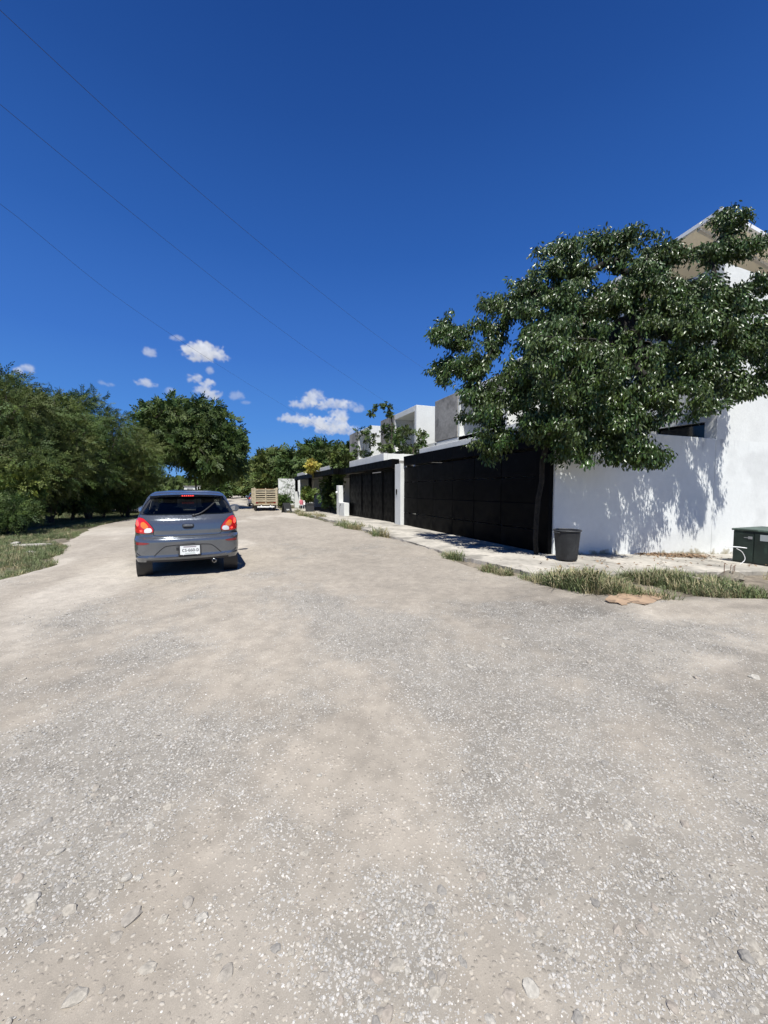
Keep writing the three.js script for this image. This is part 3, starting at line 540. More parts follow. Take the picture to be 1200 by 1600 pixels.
// the broad-leaved tree at the corner, its crown leaning out over the wall and the pavement
growTree({
  name: 'street_tree', label: 'large glossy broad-leaved tree spreading over the white corner wall and black gate', seed: 77,
  trunks: [[foot(6.42, -6.85), V(6.38, 0.9, -6.84), V(6.45, 1.7, -6.8), V(6.55, 2.6, -6.75), V(6.9, 3.5, -6.7), V(7.4, 4.4, -6.8)],
    [V(6.55, 2.6, -6.75), V(6.2, 3.3, -7.4), V(5.7, 3.9, -8.0)], [V(6.55, 2.6, -6.75), V(7.4, 3.0, -6.2), V(8.6, 3.7, -5.8), V(9.6, 4.2, -5.6)], [V(7.4, 4.4, -6.8), V(8.6, 5.2, -6.6), V(9.6, 5.9, -6.4)]],
  blobs: [
    [705, 572, 45, 28, 9.6, 0.5, 0.8], [700, 518, 22, 20, 9.6, 0.4], [740, 545, 45, 45, 9.4, 0.8], [770, 478, 32, 42, 9.2, 0.6], [745, 620, 42, 42, 9.2, 0.7, 0.8], [800, 560, 65, 70, 9.0, 1.2, 1.1],
    [800, 640, 60, 50, 8.7, 0.9], [765, 695, 32, 22, 8.6, 0.3, 0.8], [845, 470, 55, 60, 8.9, 1.1, 1.1], [850, 405, 20, 40, 8.8, 0.4, 0.9], [880, 395, 16, 22, 8.8, 0.3], [905, 455, 60, 55, 8.8, 1.2], [880, 560, 90, 85, 8.4, 1.5, 1.2],
    [880, 660, 65, 50, 8.0, 0.8, 1.1], [905, 705, 40, 22, 7.8, 0.3], [960, 400, 40, 28, 9.0, 0.5, 0.9], [985, 362, 20, 16, 9.0, 0.3], [930, 372, 14, 16, 9.0, 0.3], [975, 500, 75, 65, 8.6, 1.3, 1.1], [980, 600, 80, 75, 8.2, 1.2, 1.1],
    [1040, 420, 52, 42, 9.2, 0.7, 0.9], [1030, 392, 20, 18, 9.2, 0.3], [1060, 520, 75, 65, 8.8, 1.2, 1.1], [1060, 610, 65, 40, 8.4, 0.9], [1100, 460, 45, 40, 9.3, 0.8], [1140, 345, 12, 28, 9.2, 0.25, 1.2], [1165, 382, 36, 12, 9.2, 0.25, 1.0], [1120, 395, 22, 16, 9.3, 0.3],
    [1155, 490, 55, 50, 9.2, 0.9, 1], [1190, 455, 40, 36, 9.2, 0.7], [1150, 565, 55, 34, 9.0, 0.7], [1210, 540, 50, 60, 9.0, 0.8], [1165, 610, 30, 14, 8.9, 0.25], [985, 705, 30, 26, 7.9, 0.3, 1], [1015, 708, 24, 10, 7.8, 0.2, 1], [960, 680, 40, 18, 8.0, 0.4, 0.8], [1100, 585, 40, 30, 8.8, 0.5], [1075, 470, 50, 60, 8.7, 0.6], [1010, 450, 50, 45, 8.6, 0.7], [1120, 520, 60, 50, 8.7, 0.7], [1000, 640, 60, 30, 8.0, 0.5], [930, 620, 60, 60, 7.9, 0.6],
  ].map((b) => { b[6] = (b[6] ?? 1) * (b[2] * b[3] < 800 ? 3 : 1); return b; }),
  along: 0.34, clump: 6, twigs: 3200, leaf: leafA, mat: M.leafGloss, bark: M.barkDark, size: 0.088, per: 54, spread: 0.14, sag: 0.55, thick: 0.7,
});

// the scrub along the far verge: fine-leaved trees side by side
const scrub = 'fine-leaved trees along the grassy verge';
function verge(label, px, depth, blobs, twigs, seed, opt = {}) {
  const b = at(px, 800, depth), x = b.x, z = b.z, top = at(px + 6, 700, depth), mid = at(px - 3, 745, depth);
  return growTree({ name: 'scrub_tree', label, group: scrub, seed, trunks: [[foot(x, z), mid, top], [foot(x, z), at(px + 22, 740, depth), at(px + 40, 690, depth - 0.4)], [foot(x, z), at(px - 24, 735, depth), at(px - 40, 690, depth)]], blobs, twigs, leaf: sprayFine, mat: M.leafOlive, size: 0.40, per: 17, spread: 0.55, sag: 0.22, thick: 1.3, tipR: 0.008, ...opt });
}
verge('tallest fine-leaved scrub tree at the frame edge, nearest of the verge trees', -30, 16.5, [[-30, 640, 60, 60, 16.5, 2], [10, 640, 45, 50, 16, 1.6], [45, 660, 40, 50, 16.5, 1.5], [-20, 720, 60, 50, 16, 2], [30, 725, 50, 40, 15.6, 1.4]], 300, 11);
verge('feathery scrub tree with a rounded top second along the verge', 80, 19, [[85, 655, 38, 42, 19, 1.6], [60, 690, 40, 50, 18.6, 1.6], [110, 690, 40, 46, 18.8, 1.5], [85, 740, 50, 30, 18, 1.5]], 240, 12);
verge('olive scrub tree with thin top and a gap of sky below', 140, 22, [[132, 650, 32, 36, 22, 1.6], [165, 672, 34, 36, 22, 1.6], [120, 690, 26, 28, 21.6, 1.4], [140, 735, 46, 30, 21.2, 1.5]], 210, 13, { mat: M.leafDark });
verge('low rounded scrub tree beside the big shade tree', 200, 25, [[205, 705, 34, 34, 25, 1.8], [190, 742, 40, 28, 24.5, 1.6], [228, 725, 26, 36, 25, 1.4]], 190, 14);
verge('shrubby scrub tree in the dark gap behind the verge', 30, 24, [[20, 650, 70, 60, 25, 2], [90, 680, 60, 60, 25, 2], [60, 745, 80, 34, 24, 2]], 220, 15, { mat: M.leafDark, name: 'scrub_tree' });
verge('back row scrub tree filling behind the sky gap', 165, 30, [[160, 712, 55, 36, 30, 2], [110, 730, 60, 40, 29, 2], [210, 740, 40, 34, 30, 2]], 200, 16, { mat: M.leafDark, size: 0.5 });
function bush(label, px, py, rx, ry, depth, seed, opt = {}) {
  const b = at(px, py, depth), stems = [-0.5, 0.1, 0.6].map((k) => [foot(b.x, b.z), at(px + k * rx * 0.6, py + ry * 0.3, depth), at(px + k * rx, py - ry * 0.3, depth)]);
  return growTree({ name: 'shrub', label, category: 'shrub', seed, trunks: stems, blobs: [[px, py, rx, ry, depth, rx * depth / 601]], twigs: 70, leaf: sprayBroad, mat: M.leafDark, size: 0.32, per: 16, spread: 0.4, sag: 0.2, thick: 1, tipR: 0.006, minY: 0, ...opt });
}
bush('bright green leafy shrub at the foot of the nearest verge tree', 28, 758, 30, 26, 15, 21, { mat: M.leafFresh, twigs: 60 });
bush('dark weedy shrub at the frame edge on the grassy verge', 12, 802, 34, 18, 13.5, 22, { leaf: sprayFine, twigs: 80 });
bush('low spreading shrub in front of the dark verge undergrowth', 135, 782, 26, 11, 23, 23, { mat: M.leafFresh, twigs: 40, size: 0.3 });
bush('low dark shrub between the verge trees', 75, 772, 34, 20, 20, 24, { twigs: 60 });
bush('leafy undergrowth shrub next to the old block wall', 190, 775, 28, 16, 25, 25, { twigs: 60 });

for (const [k, px, py, rx, ry, dp, lb] of [[1, 50, 765, 40, 22, 17.5, 'dark undergrowth shrub below the nearest verge tree trunks'], [2, 110, 768, 34, 20, 21, 'dark undergrowth shrub in the shadow of the second verge tree'], [3, 160, 772, 32, 18, 24, 'dark undergrowth shrub below the olive scrub tree'], [4, 222, 772, 22, 14, 30, 'dark shrub between the block wall and the low rounded scrub tree'], [6, 95, 776, 36, 12, 29, 'back row undergrowth filling behind the second verge tree'], [7, 145, 776, 34, 12, 31, 'back row undergrowth filling behind the olive scrub tree'], [8, 195, 777, 30, 12, 33, 'back row undergrowth filling beside the low rounded scrub tree'], [9, 40, 775, 40, 14, 27, 'back row undergrowth filling behind the nearest verge tree'], [5, -10, 765, 40, 26, 16, 'dark undergrowth shrub at the frame edge under the tallest scrub tree']]) bush(lb, px, py, rx, ry, dp, 200 + k, { twigs: 75, leaf: k % 2 ? sprayFine : sprayBroad, size: 0.4, spread: 0.5 });

// the big shade tree and what grows beyond it
growTree({ name: 'shade_tree', label: 'big dome-crowned shade tree beyond the parked hatchback', seed: 31, trunks: [[foot(at(308, 790, 38).x, at(308, 790, 38).z), at(305, 745, 38), at(300, 715, 38), at(290, 690, 38)], [at(303, 735, 38), at(325, 705, 38), at(345, 690, 37)], [at(303, 735, 38), at(275, 705, 37), at(250, 685, 37)]],
  blobs: [[255, 650, 42, 28, 37, 3], [300, 655, 50, 32, 38, 4], [335, 675, 40, 38, 37, 3.5], [355, 705, 26, 30, 37, 3], [285, 690, 55, 30, 36, 3, 0.8], [240, 690, 32, 32, 36, 2.5], [320, 715, 40, 26, 36, 3, 0.7], [365, 722, 14, 16, 37, 1.5], [345, 735, 22, 14, 36, 1.5, 0.7]],
  twigs: 520, leaf: sprayBroad, mat: M.leafDark, size: 0.62, per: 15, spread: 0.75, sag: 0.3, thick: 2.2, tipR: 0.02 });
const rowName = 'trees lining the road in the distance';
function farTree(label, px, py, rx, ry, depth, seed, opt = {}) {
  const b = at(px, py, depth); const g = opt.ground ?? hgt(b.x, b.z);
  return growTree({ name: 'roadside_tree', label, group: rowName, seed, trunks: [[V(b.x, g - 0.1, b.z), V(b.x + 0.2, lerp(g, b.y, 0.5), b.z), V(b.x, b.y, b.z)]], blobs: [[px, py, rx, ry, depth, rx * depth / 601], [px - rx * 0.4, py + ry * 0.5, rx * 0.7, ry * 0.6, depth * 0.98, rx * depth / 700], [px + rx * 0.4, py + ry * 0.6, rx * 0.7, ry * 0.5, depth * 0.98, rx * depth / 700]], twigs: 120, leaf: sprayBroad, mat: M.leafOlive, size: depth * 0.016, per: 12, spread: depth * 0.016, sag: 0.2, thick: 2, tipR: 0.02, parts: false, ...opt });
}
farTree('dark round tree rising behind the farther white house', 505, 716, 36, 24, 52, 41, { mat: M.leafDark, twigs: 240 });
farTree('dark tree partly hidden by the climbing plants over the car port', 548, 712, 22, 20, 48, 42, { mat: M.leafDark, twigs: 120 });
farTree('olive roadside tree with bare top twigs behind the white garden wall', 425, 728, 22, 24, 62, 43, { twigs: 190 });
farTree('roadside tree above the stake truck', 404, 742, 20, 20, 72, 44, { twigs: 150 });
farTree('dark roadside tree touching the white garden wall', 452, 730, 18, 26, 60, 45, { mat: M.leafDark });
farTree('roadside tree beyond the stake truck cab', 388, 748, 13, 15, 92, 46);
farTree('distant roadside tree tapering toward the end of the road', 376, 757, 9, 9, 130, 47, { twigs: 80 });
farTree('distant tree on the opposite roadside past the shade tree', 346, 757, 12, 9, 85, 48, { mat: M.leafDark, twigs: 90 });
farTree('most distant pale tree where the road ends', 358, 763, 6, 4, 170, 49, { twigs: 50 });
farTree('low tree beneath the drooping side of the shade tree', 330, 757, 16, 10, 62, 50, { mat: M.leafDark, twigs: 90 });
farTree('distant low tree at the very end of the road', 369, 764, 6, 3, 170, 51, { twigs: 40 });
bush('wispy shrub growing before the white garden wall', 448, 765, 12, 20, 44, 52, { leaf: sprayFine, size: 0.4, twigs: 24, per: 5, spread: 0.5 });
bush('low green shrub beside the truck and the garden wall', 442, 782, 12, 6, 41, 53, { size: 0.36, twigs: 26 });
// plants above and in the car ports
bush('tall sprawling plant rising over the folding gate parapet', 640, 690, 22, 24, 21, 54, { leaf: sprayBig, mat: M.leafDark, size: 0.26, twigs: 22, per: 9, spread: 0.26 });
bush('leafy plant climbing behind the parapet below the balcony', 605, 688, 20, 26, 24, 55, { leaf: sprayBig, mat: M.leafDark, size: 0.26, twigs: 19, per: 9, spread: 0.26 });
bush('upright plant rising above the second car port roof', 567, 690, 14, 26, 27, 56, { leaf: sprayBig, mat: M.leafDark, size: 0.26, twigs: 16, per: 9, spread: 0.26 });
bush('climbing plant hanging over the car port corner', 533, 722, 13, 16, 26, 57, { leaf: sprayBig, mat: M.leafOlive, size: 0.34, twigs: 45, per: 12, spread: 0.3 });
bush('dark plants filling the open car port', 516, 765, 12, 26, 30.5, 58, { leaf: sprayBig, mat: M.leafDark, size: 0.32, twigs: 46, per: 10 });
bush('vine hanging down beside the meter pillar', 529, 768, 4, 34, 26, 59, { leaf: sprayBig, mat: M.leafDark, size: 0.22, twigs: 40, per: 9, spread: 0.2 });
bush('yellow-leaved shrub crown against the car port beam', 489, 730, 8, 10, 31, 60, { leaf: sprayBig, mat: M.leafYellow, size: 0.30, twigs: 16, per: 9, spread: 0.24 });
// one long shoot that arches above the parapet plants
{
  const p = [at(612, 668, 23.5), at(612, 648, 23.5), at(604, 635, 23.5), at(592, 632, 23.5), at(582, 645, 23.5)], root = foot(p[0].x, p[0].z);
  growTree({ name: 'climbing_shoot', label: 'single arching shoot against the sky above the parapet plants', category: 'plant', seed: 61, trunks: [[V(root.x, 2.9, root.z), ...p]], blobs: [[608, 642, 4, 10, 23.5, 0.15], [598, 633, 8, 4, 23.5, 0.15], [586, 637, 5, 5, 23.5, 0.15], [580, 647, 3, 7, 23.5, 0.15]], twigs: 34, leaf: sprayBig, mat: M.leafDark, size: 0.17, per: 6, spread: 0.12, thick: 0.6 });
}

// ---------------------------------------------------------------- grass
function tuftGeo(n, seed, wide, lean) {
  const r = mulberry(seed), pos = [], idx = [];
  for (let k = 0; k < n; k++) {
    const a = r() * 6.283, d = wide * Math.sqrt(r()), h = 0.55 + 0.45 * r(), l = lean * (0.4 + r()), b = r() * 6.283, w = 0.028 + 0.02 * r(), x = d * Math.cos(a), z = d * Math.sin(a), cx = Math.cos(b), cz = Math.sin(b), o = pos.length / 3;
    for (const [t, s] of [[0, 1], [0.5, 0.8], [0.85, 0.45]]) { const y = h * t, q = l * t * t; pos.push(x + cx * q - cz * w * s / 2, y, z + cz * q + cx * w * s / 2, x + cx * q + cz * w * s / 2, y, z + cz * q - cx * w * s / 2); }
    pos.push(x + cx * l, h * (0.97 - 0.2 * l), z + cz * l);
    idx.push(o, o + 1, o + 3, o, o + 3, o + 2, o + 2, o + 3, o + 5, o + 2, o + 5, o + 4, o + 4, o + 5, o + 6);
  }
  const g = new THREE.BufferGeometry(); g.setAttribute('position', new THREE.Float32BufferAttribute(pos, 3)); g.setIndex(idx); const q = g.toNonIndexed(); q.computeVertexNormals(); return plain(q);
}
M.grass = phy({ color: 0xffffff, roughness: 0.7, transmission: 0.25, thickness: 0 });
const tufts = [tuftGeo(22, 1, 0.34, 0.5), tuftGeo(16, 2, 0.22, 0.7), tuftGeo(26, 3, 0.45, 0.4)];
function grassField(name, seed, tries, place, dry) {
  const r = mulberry(seed), rows = tufts.map(() => []);
  for (let k = 0; k < tries; k++) { const q = place(r); if (q) rows[Math.floor(r() * 3)].push(q); }
  rows.forEach((list, v) => {
    const im = new THREE.InstancedMesh(tufts[v], M.grass, list.length), o = new THREE.Object3D(), c = new THREE.Color();
    list.forEach(([x, z, h], k) => { o.position.set(x, hgt(x, z) - 0.055, z); o.rotation.set(rnd(-0.15, 0.15, r), rnd(0, 6.28, r), rnd(-0.15, 0.15, r)); o.scale.set(h * rnd(0.9, 1.5, r), h, h * rnd(0.9, 1.5, r)); o.updateMatrix(); im.setMatrixAt(k, o.matrix); const d = r() < dry ? 1 : 0, b = rnd(0.75, 1.2, r); c.setRGB(lerp(0.13, 0.36, d) * b, lerp(0.165, 0.31, d) * b, lerp(0.055, 0.17, d) * b); im.setColorAt(k, c); });
    im.name = numbered(name); im.userData = { kind: 'stuff', label: name === 'verge_grass' ? 'short green grass on the verge under the scrub trees' : name === 'roadside_weeds' ? 'dry weeds sprouting along the pavement by the gates' : 'long grass between the pavement and the gravel', category: 'grass' }; im.castShadow = im.receiveShadow = true; scene.add(im);
  });
}
grassField('verge_grass', 81, 60000, (r) => {
  const x = -3 - 17 * r() ** 1.3, z = -7.5 - 30 * r(), d = roadDist(x, z) + 1.3 * (fbm(x * 0.7, z * 0.5, 4, 83) - 0.45); if (d > -0.05) return null;
  const n = fbm(x * 0.9, z * 0.55, 4, 85); if (r() > ss(0.34, 0.52, n + 0.10 * ss(0, -3, d))) return null;
  return [x, z, rnd(0.05, 0.14, r) * (0.6 + n) * (1 + 0.9 * ss(-2, -6, d))];
}, 0.22);
grassField('kerb_grass', 82, 24000, (r) => {
  const x = 4.1 + 10 * r() ** 1.4, z = -8.6 + 6.2 * r(), d = roadDist(x, z) + 0.35 * (fbm(x * 2, z * 2, 3, 87) - 0.5); if (d > 0.12 || d < -1.35) return null;
  if (x > 4.85 && z < -4.75 + 0.06 * (x - 6)) return null; if (x > 4.72 && z < -5.2) return null;
  const n = fbm(x * 1.2 + 3, z * 1.2, 4, 89), clump = Math.exp(-((x - 5.0) ** 2 + (z + 4.7) ** 2) / 0.25); if (r() > ss(0.40, 0.66, n) + clump) return null;
  return [x, z, (0.05 + 0.17 * r() ** 1.6) * (0.6 + 1.1 * n) * (1 + 0.7 * clump)];
}, 0.36);
grassField('roadside_weeds', 83, 2600, (r) => {
  const x = 3.95 + 1.1 * r(), z = -11.5 - 24 * r(); const n = 0.9 * fbm(x * 1.6 + 7, z * 1.3, 4, 91) + 0.30 * Math.exp(-((z + 14.6) ** 2) / 0.9 - ((x - 4.35) ** 2) / 0.15) + 0.25 * Math.exp(-((z + 24) ** 2) / 2); if (n < 0.60 + 0.1 * r()) return null;
  return [x, z, 0.08 + 0.36 * r() ** 2];
}, 0.5);

// ---------------------------------------------------------------- the hatchback: stacked level outlines, rounded at tail and nose
const carW = tab([[0.18, 0.74], [0.26, 0.79], [0.36, 0.818], [0.5, 0.832], [0.7, 0.834], [0.85, 0.826], [0.98, 0.805], [1.06, 0.785], [1.1, 0.77], [1.25, 0.715], [1.38, 0.655], [1.44, 0.61], [1.48, 0.555], [1.505, 0.44], [1.52, 0.2], [1.525, 0.02]]);
const carR = tab([[0.18, 0.14], [0.26, 0.07], [0.34, 0.035], [0.38, 0.01], [0.41, 0.022], [0.55, 0.012], [0.64, 0.004], [0.68, 0.012], [0.70, 0.04], [0.715, 0.09], [0.73, 0.105], [0.82, 0.105], [0.93, 0.115], [1.0, 0.14], [1.04, 0.175], [1.08, 0.215], [1.1, 0.235], [1.38, 0.50], [1.41, 0.53], [1.44, 0.56], [1.48, 0.64], [1.505, 0.80], [1.52, 1.1], [1.525, 1.3]]);
const carF = tab([[0.18, 3.66], [0.3, 3.74], [0.5, 3.77], [0.66, 3.73], [0.78, 3.62], [0.86, 3.45], [0.94, 3.2], [1.0, 2.95], [1.04, 2.82], [1.38, 2.08], [1.44, 1.95], [1.48, 1.82], [1.505, 1.65], [1.52, 1.5], [1.525, 1.4]]);
const cornerR = tab([[0.18, 0.30], [0.5, 0.36], [0.75, 0.42], [1.05, 0.36], [1.4, 0.22], [1.5, 0.25], [1.53, 0.05]]);
const EXP = 2.7;
const rearSurf = (x, y, off = 0) => { const s = clamp(Math.abs(x) / carW(y), 0, 0.999); return V(x, y, -(carR(y) + cornerR(y) * (1 - (1 - s ** EXP) ** (1 / EXP))) + off); };
const frontSurf = (x, y, off = 0) => { const s = clamp(Math.abs(x) / carW(y), 0, 0.999); return V(x, y, -(carF(y) - cornerR(y) * 1.3 * (1 - (1 - s ** EXP) ** (1 / EXP))) - off); };
const sideSurf = (sgn) => (z, y, off = 0) => V(sgn * (carW(y) + off), y, z);
// a patch of surface inside an outline, standing off by d; the outline is star-shaped about its centre
function patch(outline, surf, d, rings = 5, inner = 0) {
  const n = outline.length, cx = outline.reduce((s, p) => s + p[0], 0) / n, cy = outline.reduce((s, p) => s + p[1], 0) / n, pos = [], idx = [];
  for (let k = 0; k <= rings; k++) { const f = lerp(inner, 1, k / rings); for (const p of outline) { const q = surf(cx + (p[0] - cx) * f, cy + (p[1] - cy) * f, d); pos.push(q.x, q.y, q.z); } }
  for (let k = 0; k < rings; k++) for (let i = 0; i < n; i++) { const a = k * n + i, b = k * n + (i + 1) % n, c = a + n, e = b + n; idx.push(a, c, e, a, e, b); }
  const g = new THREE.BufferGeometry(); g.setAttribute('position', new THREE.Float32BufferAttribute(pos, 3)); g.setIndex(idx); g.computeVertexNormals(); return g;
}
const smoothOutline = (pts, n = 48) => { const c = new THREE.CatmullRomCurve3(pts.map((p) => V(p[0], p[1], 0)), true, 'catmullrom', 0.35); return Array.from({ length: n }, (_, k) => { const p = c.getPoint(k / n); return [p.x, p.y]; }); };
const mirror = (pts) => pts.map((p) => [-p[0], p[1]]).reverse();
const ribbon = (line, surf, w, d) => { const pos = [], idx = []; line.forEach((p, i) => { const a = line[Math.max(0, i - 1)], b = line[Math.min(line.length - 1, i + 1)], L = Math.hypot(b[0] - a[0], b[1] - a[1]) || 1, nx = -(b[1] - a[1]) / L * w / 2, ny = (b[0] - a[0]) / L * w / 2; for (const s of [-1, 1]) { const q = surf(p[0] + s * nx, p[1] + s * ny, d); pos.push(q.x, q.y, q.z); } if (i) { const o = 2 * i; idx.push(o - 2, o - 1, o + 1, o - 2, o + 1, o); } }); const g = new THREE.BufferGeometry(); g.setAttribute('position', new THREE.Float32BufferAttribute(pos, 3)); g.setIndex(idx); g.computeVertexNormals(); return g; };
const along = (pts, n = 24) => { const c = new THREE.CatmullRomCurve3(pts.map((p) => V(p[0], p[1], 0)), false, 'catmullrom', 0.3); return Array.from({ length: n + 1 }, (_, k) => { const p = c.getPoint(k / n); return [p.x, p.y]; }); };

M.grooveDark = std({ color: C(0.022, 0.021, 0.020), roughness: 0.85 });  // near-black for tread grooves and the painted shade of panel gaps
M.tyre = std({ color: C(0.12, 0.112, 0.10), roughness: 0.95 });   // dusty
M.alloy = std({ color: C(0.55, 0.55, 0.56), metalness: 0.8, roughness: 0.35 });
M.trim = std({ color: C(0.02, 0.02, 0.021), roughness: 0.5 });
M.seat = std({ color: C(0.05, 0.05, 0.053), roughness: 0.95 });
M.tint = phy({ color: C(0.30, 0.33, 0.33), roughness: 0.02, transmission: 1, thickness: 0, ior: 1.5 });
M.redLens = phy({ color: C(0.42, 0.010, 0.010), roughness: 0.12, clearcoat: 1, clearcoatRoughness: 0.05, emissive: C(0.10, 0.002, 0.003) });
M.lampGlow = std({ color: C(0.8, 0.05, 0.04), roughness: 0.3, emissive: C(1.6, 0.10, 0.07) });
M.amber = phy({ color: C(0.75, 0.18, 0.02), roughness: 0.15, clearcoat: 1 });
M.clearLens = phy({ color: C(0.70, 0.70, 0.70), roughness: 0.1, clearcoat: 1 });
M.reflector = phy({ color: C(0.22, 0.01, 0.015), roughness: 0.2, clearcoat: 1 });
M.chrome = std({ color: C(0.75, 0.75, 0.75), metalness: 1, roughness: 0.25 });

const paintFlake = tex(256, (u, v) => 0.5 + 0.5 * (tfbm(u, v, 30, 3, 4) - 0.5), { rep: [2, 2] });
const carPaint = (c) => phy({ color: C(...c), metalness: 0.7, roughness: 0.36, roughnessMap: paintFlake, clearcoat: 1, clearcoatRoughness: 0.07 });

const WHEEL_Z = [0.62, 3.07], WHEEL_R = 0.283;
function wheel(parent, x, z) {
  const s = Math.sign(x), w = part('wheel', [bar(V(x - 0.05 * s, WHEEL_R, -z), V(x - 0.02 * s, WHEEL_R, -z), 0.12, 0.12, 16)], M.trim, parent);
  const prof = [[0.175, -0.085], [0.245, -0.088], [0.272, -0.08], [0.281, -0.062], [0.283, -0.03], [0.283, 0.03], [0.281, 0.062], [0.272, 0.08], [0.245, 0.088], [0.175, 0.085]].map((p) => new THREE.Vector2(...p));
  part('tyre', new THREE.LatheGeometry(prof, 40).rotateZ(Math.PI / 2).translate(x, WHEEL_R, -z), M.tyre, w);
  for (let k = 0; k < 4; k++) part('groove', new THREE.CylinderGeometry(0.2836, 0.2836, 0.007, 40, 1, true).rotateZ(Math.PI / 2).translate(x + (k - 1.5) * 0.034, WHEEL_R, -z), M.grooveDark, w);
  const spokes = [];
  for (let k = 0; k < 7; k++) spokes.push(bx(0.02, 0.15, 0.035, 0, 0.09, 0).rotateX(k * 6.283 / 7).translate(x + s * 0.06, WHEEL_R, -z));
  spokes.push(new THREE.TorusGeometry(0.17, 0.012, 6, 32).rotateY(Math.PI / 2).translate(x + s * 0.07, WHEEL_R, -z), new THREE.CylinderGeometry(0.035, 0.035, 0.03, 14).rotateZ(Math.PI / 2).translate(x + s * 0.06, WHEEL_R, -z));
  part('rim', spokes, M.alloy, w);
}
function hatchback(label, [cx, cy, cz], turn, paint, { lit = true, plate = true } = {}) {
  const t = thing('hatchback_car', label, 'car', [cx, cy, cz], turn);
  const car = new THREE.Group(); const P = (n, g, m, par) => { const q = part(n, g, m, null); q.position.z = par ? 0 : 1.9; (par ?? t).add(q); return q; };
  // --- shell
  const ys = []; for (let y = 0.18; y < 1.4; y += 0.02) ys.push(y); for (const y of [0.38, 0.69, 0.705, 0.715, 0.725, 1.4, 1.41, 1.42, 1.44, 1.46, 1.48, 1.49, 1.5, 1.505, 1.512, 1.52, 1.523, 1.525]) ys.push(y); ys.sort((a, b) => a - b);
  const NA = 44, NS = 60, ring = (y) => {
    const w = carW(y), zr = carR(y), zf = carF(y), cr = Math.min(cornerR(y), (zf - zr) * 0.4), cf = Math.min(cr * 1.3, (zf - zr) * 0.4), out = [];
    for (let k = 0; k <= NA; k++) { const a = -Math.PI / 2 + Math.PI * k / NA, s = Math.sign(Math.sin(a)) * Math.abs(Math.sin(a)) ** (2 / EXP), c = Math.abs(Math.cos(a)) ** (2 / EXP); out.push([s * w, y, -(zr + cr * (1 - c))]); }
    for (let k = 1; k < NS; k++) out.push([w, y, -lerp(zr + cr, zf - cf, k / NS)]);
    for (let k = 0; k <= NA; k++) { const a = Math.PI / 2 - Math.PI * k / NA, s = Math.sign(Math.sin(a)) * Math.abs(Math.sin(a)) ** (2 / EXP), c = Math.abs(Math.cos(a)) ** (2 / EXP); out.push([s * w, y, -(zf - cf * (1 - c))]); }
    for (let k = 1; k < NS; k++) out.push([-w, y, -lerp(zf - cf, zr + cr, k / NS)]);
    return out;
  };
  const rings = ys.map(ring), n = rings[0].length, pos = [];
  rings.forEach((q) => q.forEach((p) => pos.push(...p)));
  const full = new THREE.BufferGeometry(); full.setAttribute('position', new THREE.Float32BufferAttribute(pos, 3));
  const hwR = tab([[1.1, 0.715], [1.2, 0.67], [1.3, 0.62], [1.37, 0.575]]), hwF = tab([[1.04, 0.70], [1.4, 0.56]]);
  const idx = { body: [], rear_bumper: [], tailgate: [], front_bumper: [], bonnet: [], roof: [] };
  const inSide = (z, y) => y > 1.07 && y < 1.40 && ((z > 0.72 + (y - 1.07) * 0.3 && z < 1.42) || (z > 1.50 && z < 2.70 - (y - 1.04) * 1.75));
  for (let j = 0; j < rings.length - 1; j++) for (let i = 0; i < n; i++) {
    const i2 = (i + 1) % n, a = rings[j][i], b = rings[j + 1][i2], x = (a[0] + b[0]) / 2, y = (a[1] + b[1]) / 2, z = -(a[2] + b[2]) / 2;
    const rear = i < NA, front = i >= NA + NS && i < 2 * NA + NS;
    if (rear && y > 1.105 && y < 1.37 && Math.abs(x) < hwR(y) - 0.012) continue;
    if (front && y > 1.05 && y < 1.39 && Math.abs(x) < hwF(y) - 0.012) continue;
    if (!rear && !front && inSide(z, y)) continue;
    if (rear && y < 0.30 + 0.0 * x) continue;
    if (Math.abs(x) > 0.55 && WHEEL_Z.some((w) => Math.hypot(z - w, y - 0.285) < 0.335)) continue;
    const key = y > 1.455 ? 'roof' : rear && y < 0.712 ? 'rear_bumper' : rear && y > 0.722 && y < 1.455 && Math.abs(x) < tab([[0.72, 0.55], [0.80, 0.60], [0.9, 0.64], [1.05, 0.745], [1.1, 0.735], [1.44, 0.585]])(y) ? 'tailgate' : front && y < 0.7 ? 'front_bumper' : front && y < 1.03 ? 'bonnet' : 'body';
    const A = j * n + i, B = j * n + i2, Cc = A + n, D = B + n; idx[key].push(A, B, D, A, D, Cc);
  }
  full.setIndex(Object.values(idx).flat()); full.computeVertexNormals();
  const piece = {};
  for (const k in idx) { const g = full.clone(); g.setIndex(idx[k]); piece[k] = P(k, g, paint); }
  P('underbody', [lim(-0.66, 0.66, 0.24, 0.34, -3.6, -0.45, 0.02), lim(-0.70, 0.70, 0.30, 0.62, -3.3, -2.7, 0.02)], M.trim);
  P('axle', bar(V(-0.68, 0.28, -0.62), V(0.68, 0.28, -0.62), 0.035), M.trim);
  for (const x of [-0.735, 0.735]) for (const z of WHEEL_Z) { P('wheel_arch', new THREE.CylinderGeometry(0.338, 0.338, 0.24, 24, 1, true, 0, Math.PI).rotateX(0).rotateZ(Math.PI / 2).rotateX(-Math.PI / 2).rotateX(Math.PI).translate(x * 0.94, 0.285, -z), M.trim); }
  t.updateMatrixWorld();
  const wg = { add: (o) => { o.position.z = 1.9; t.add(o); } };
  for (const x of [-0.715, 0.715]) for (const z of WHEEL_Z) wheel(wg, x, z);
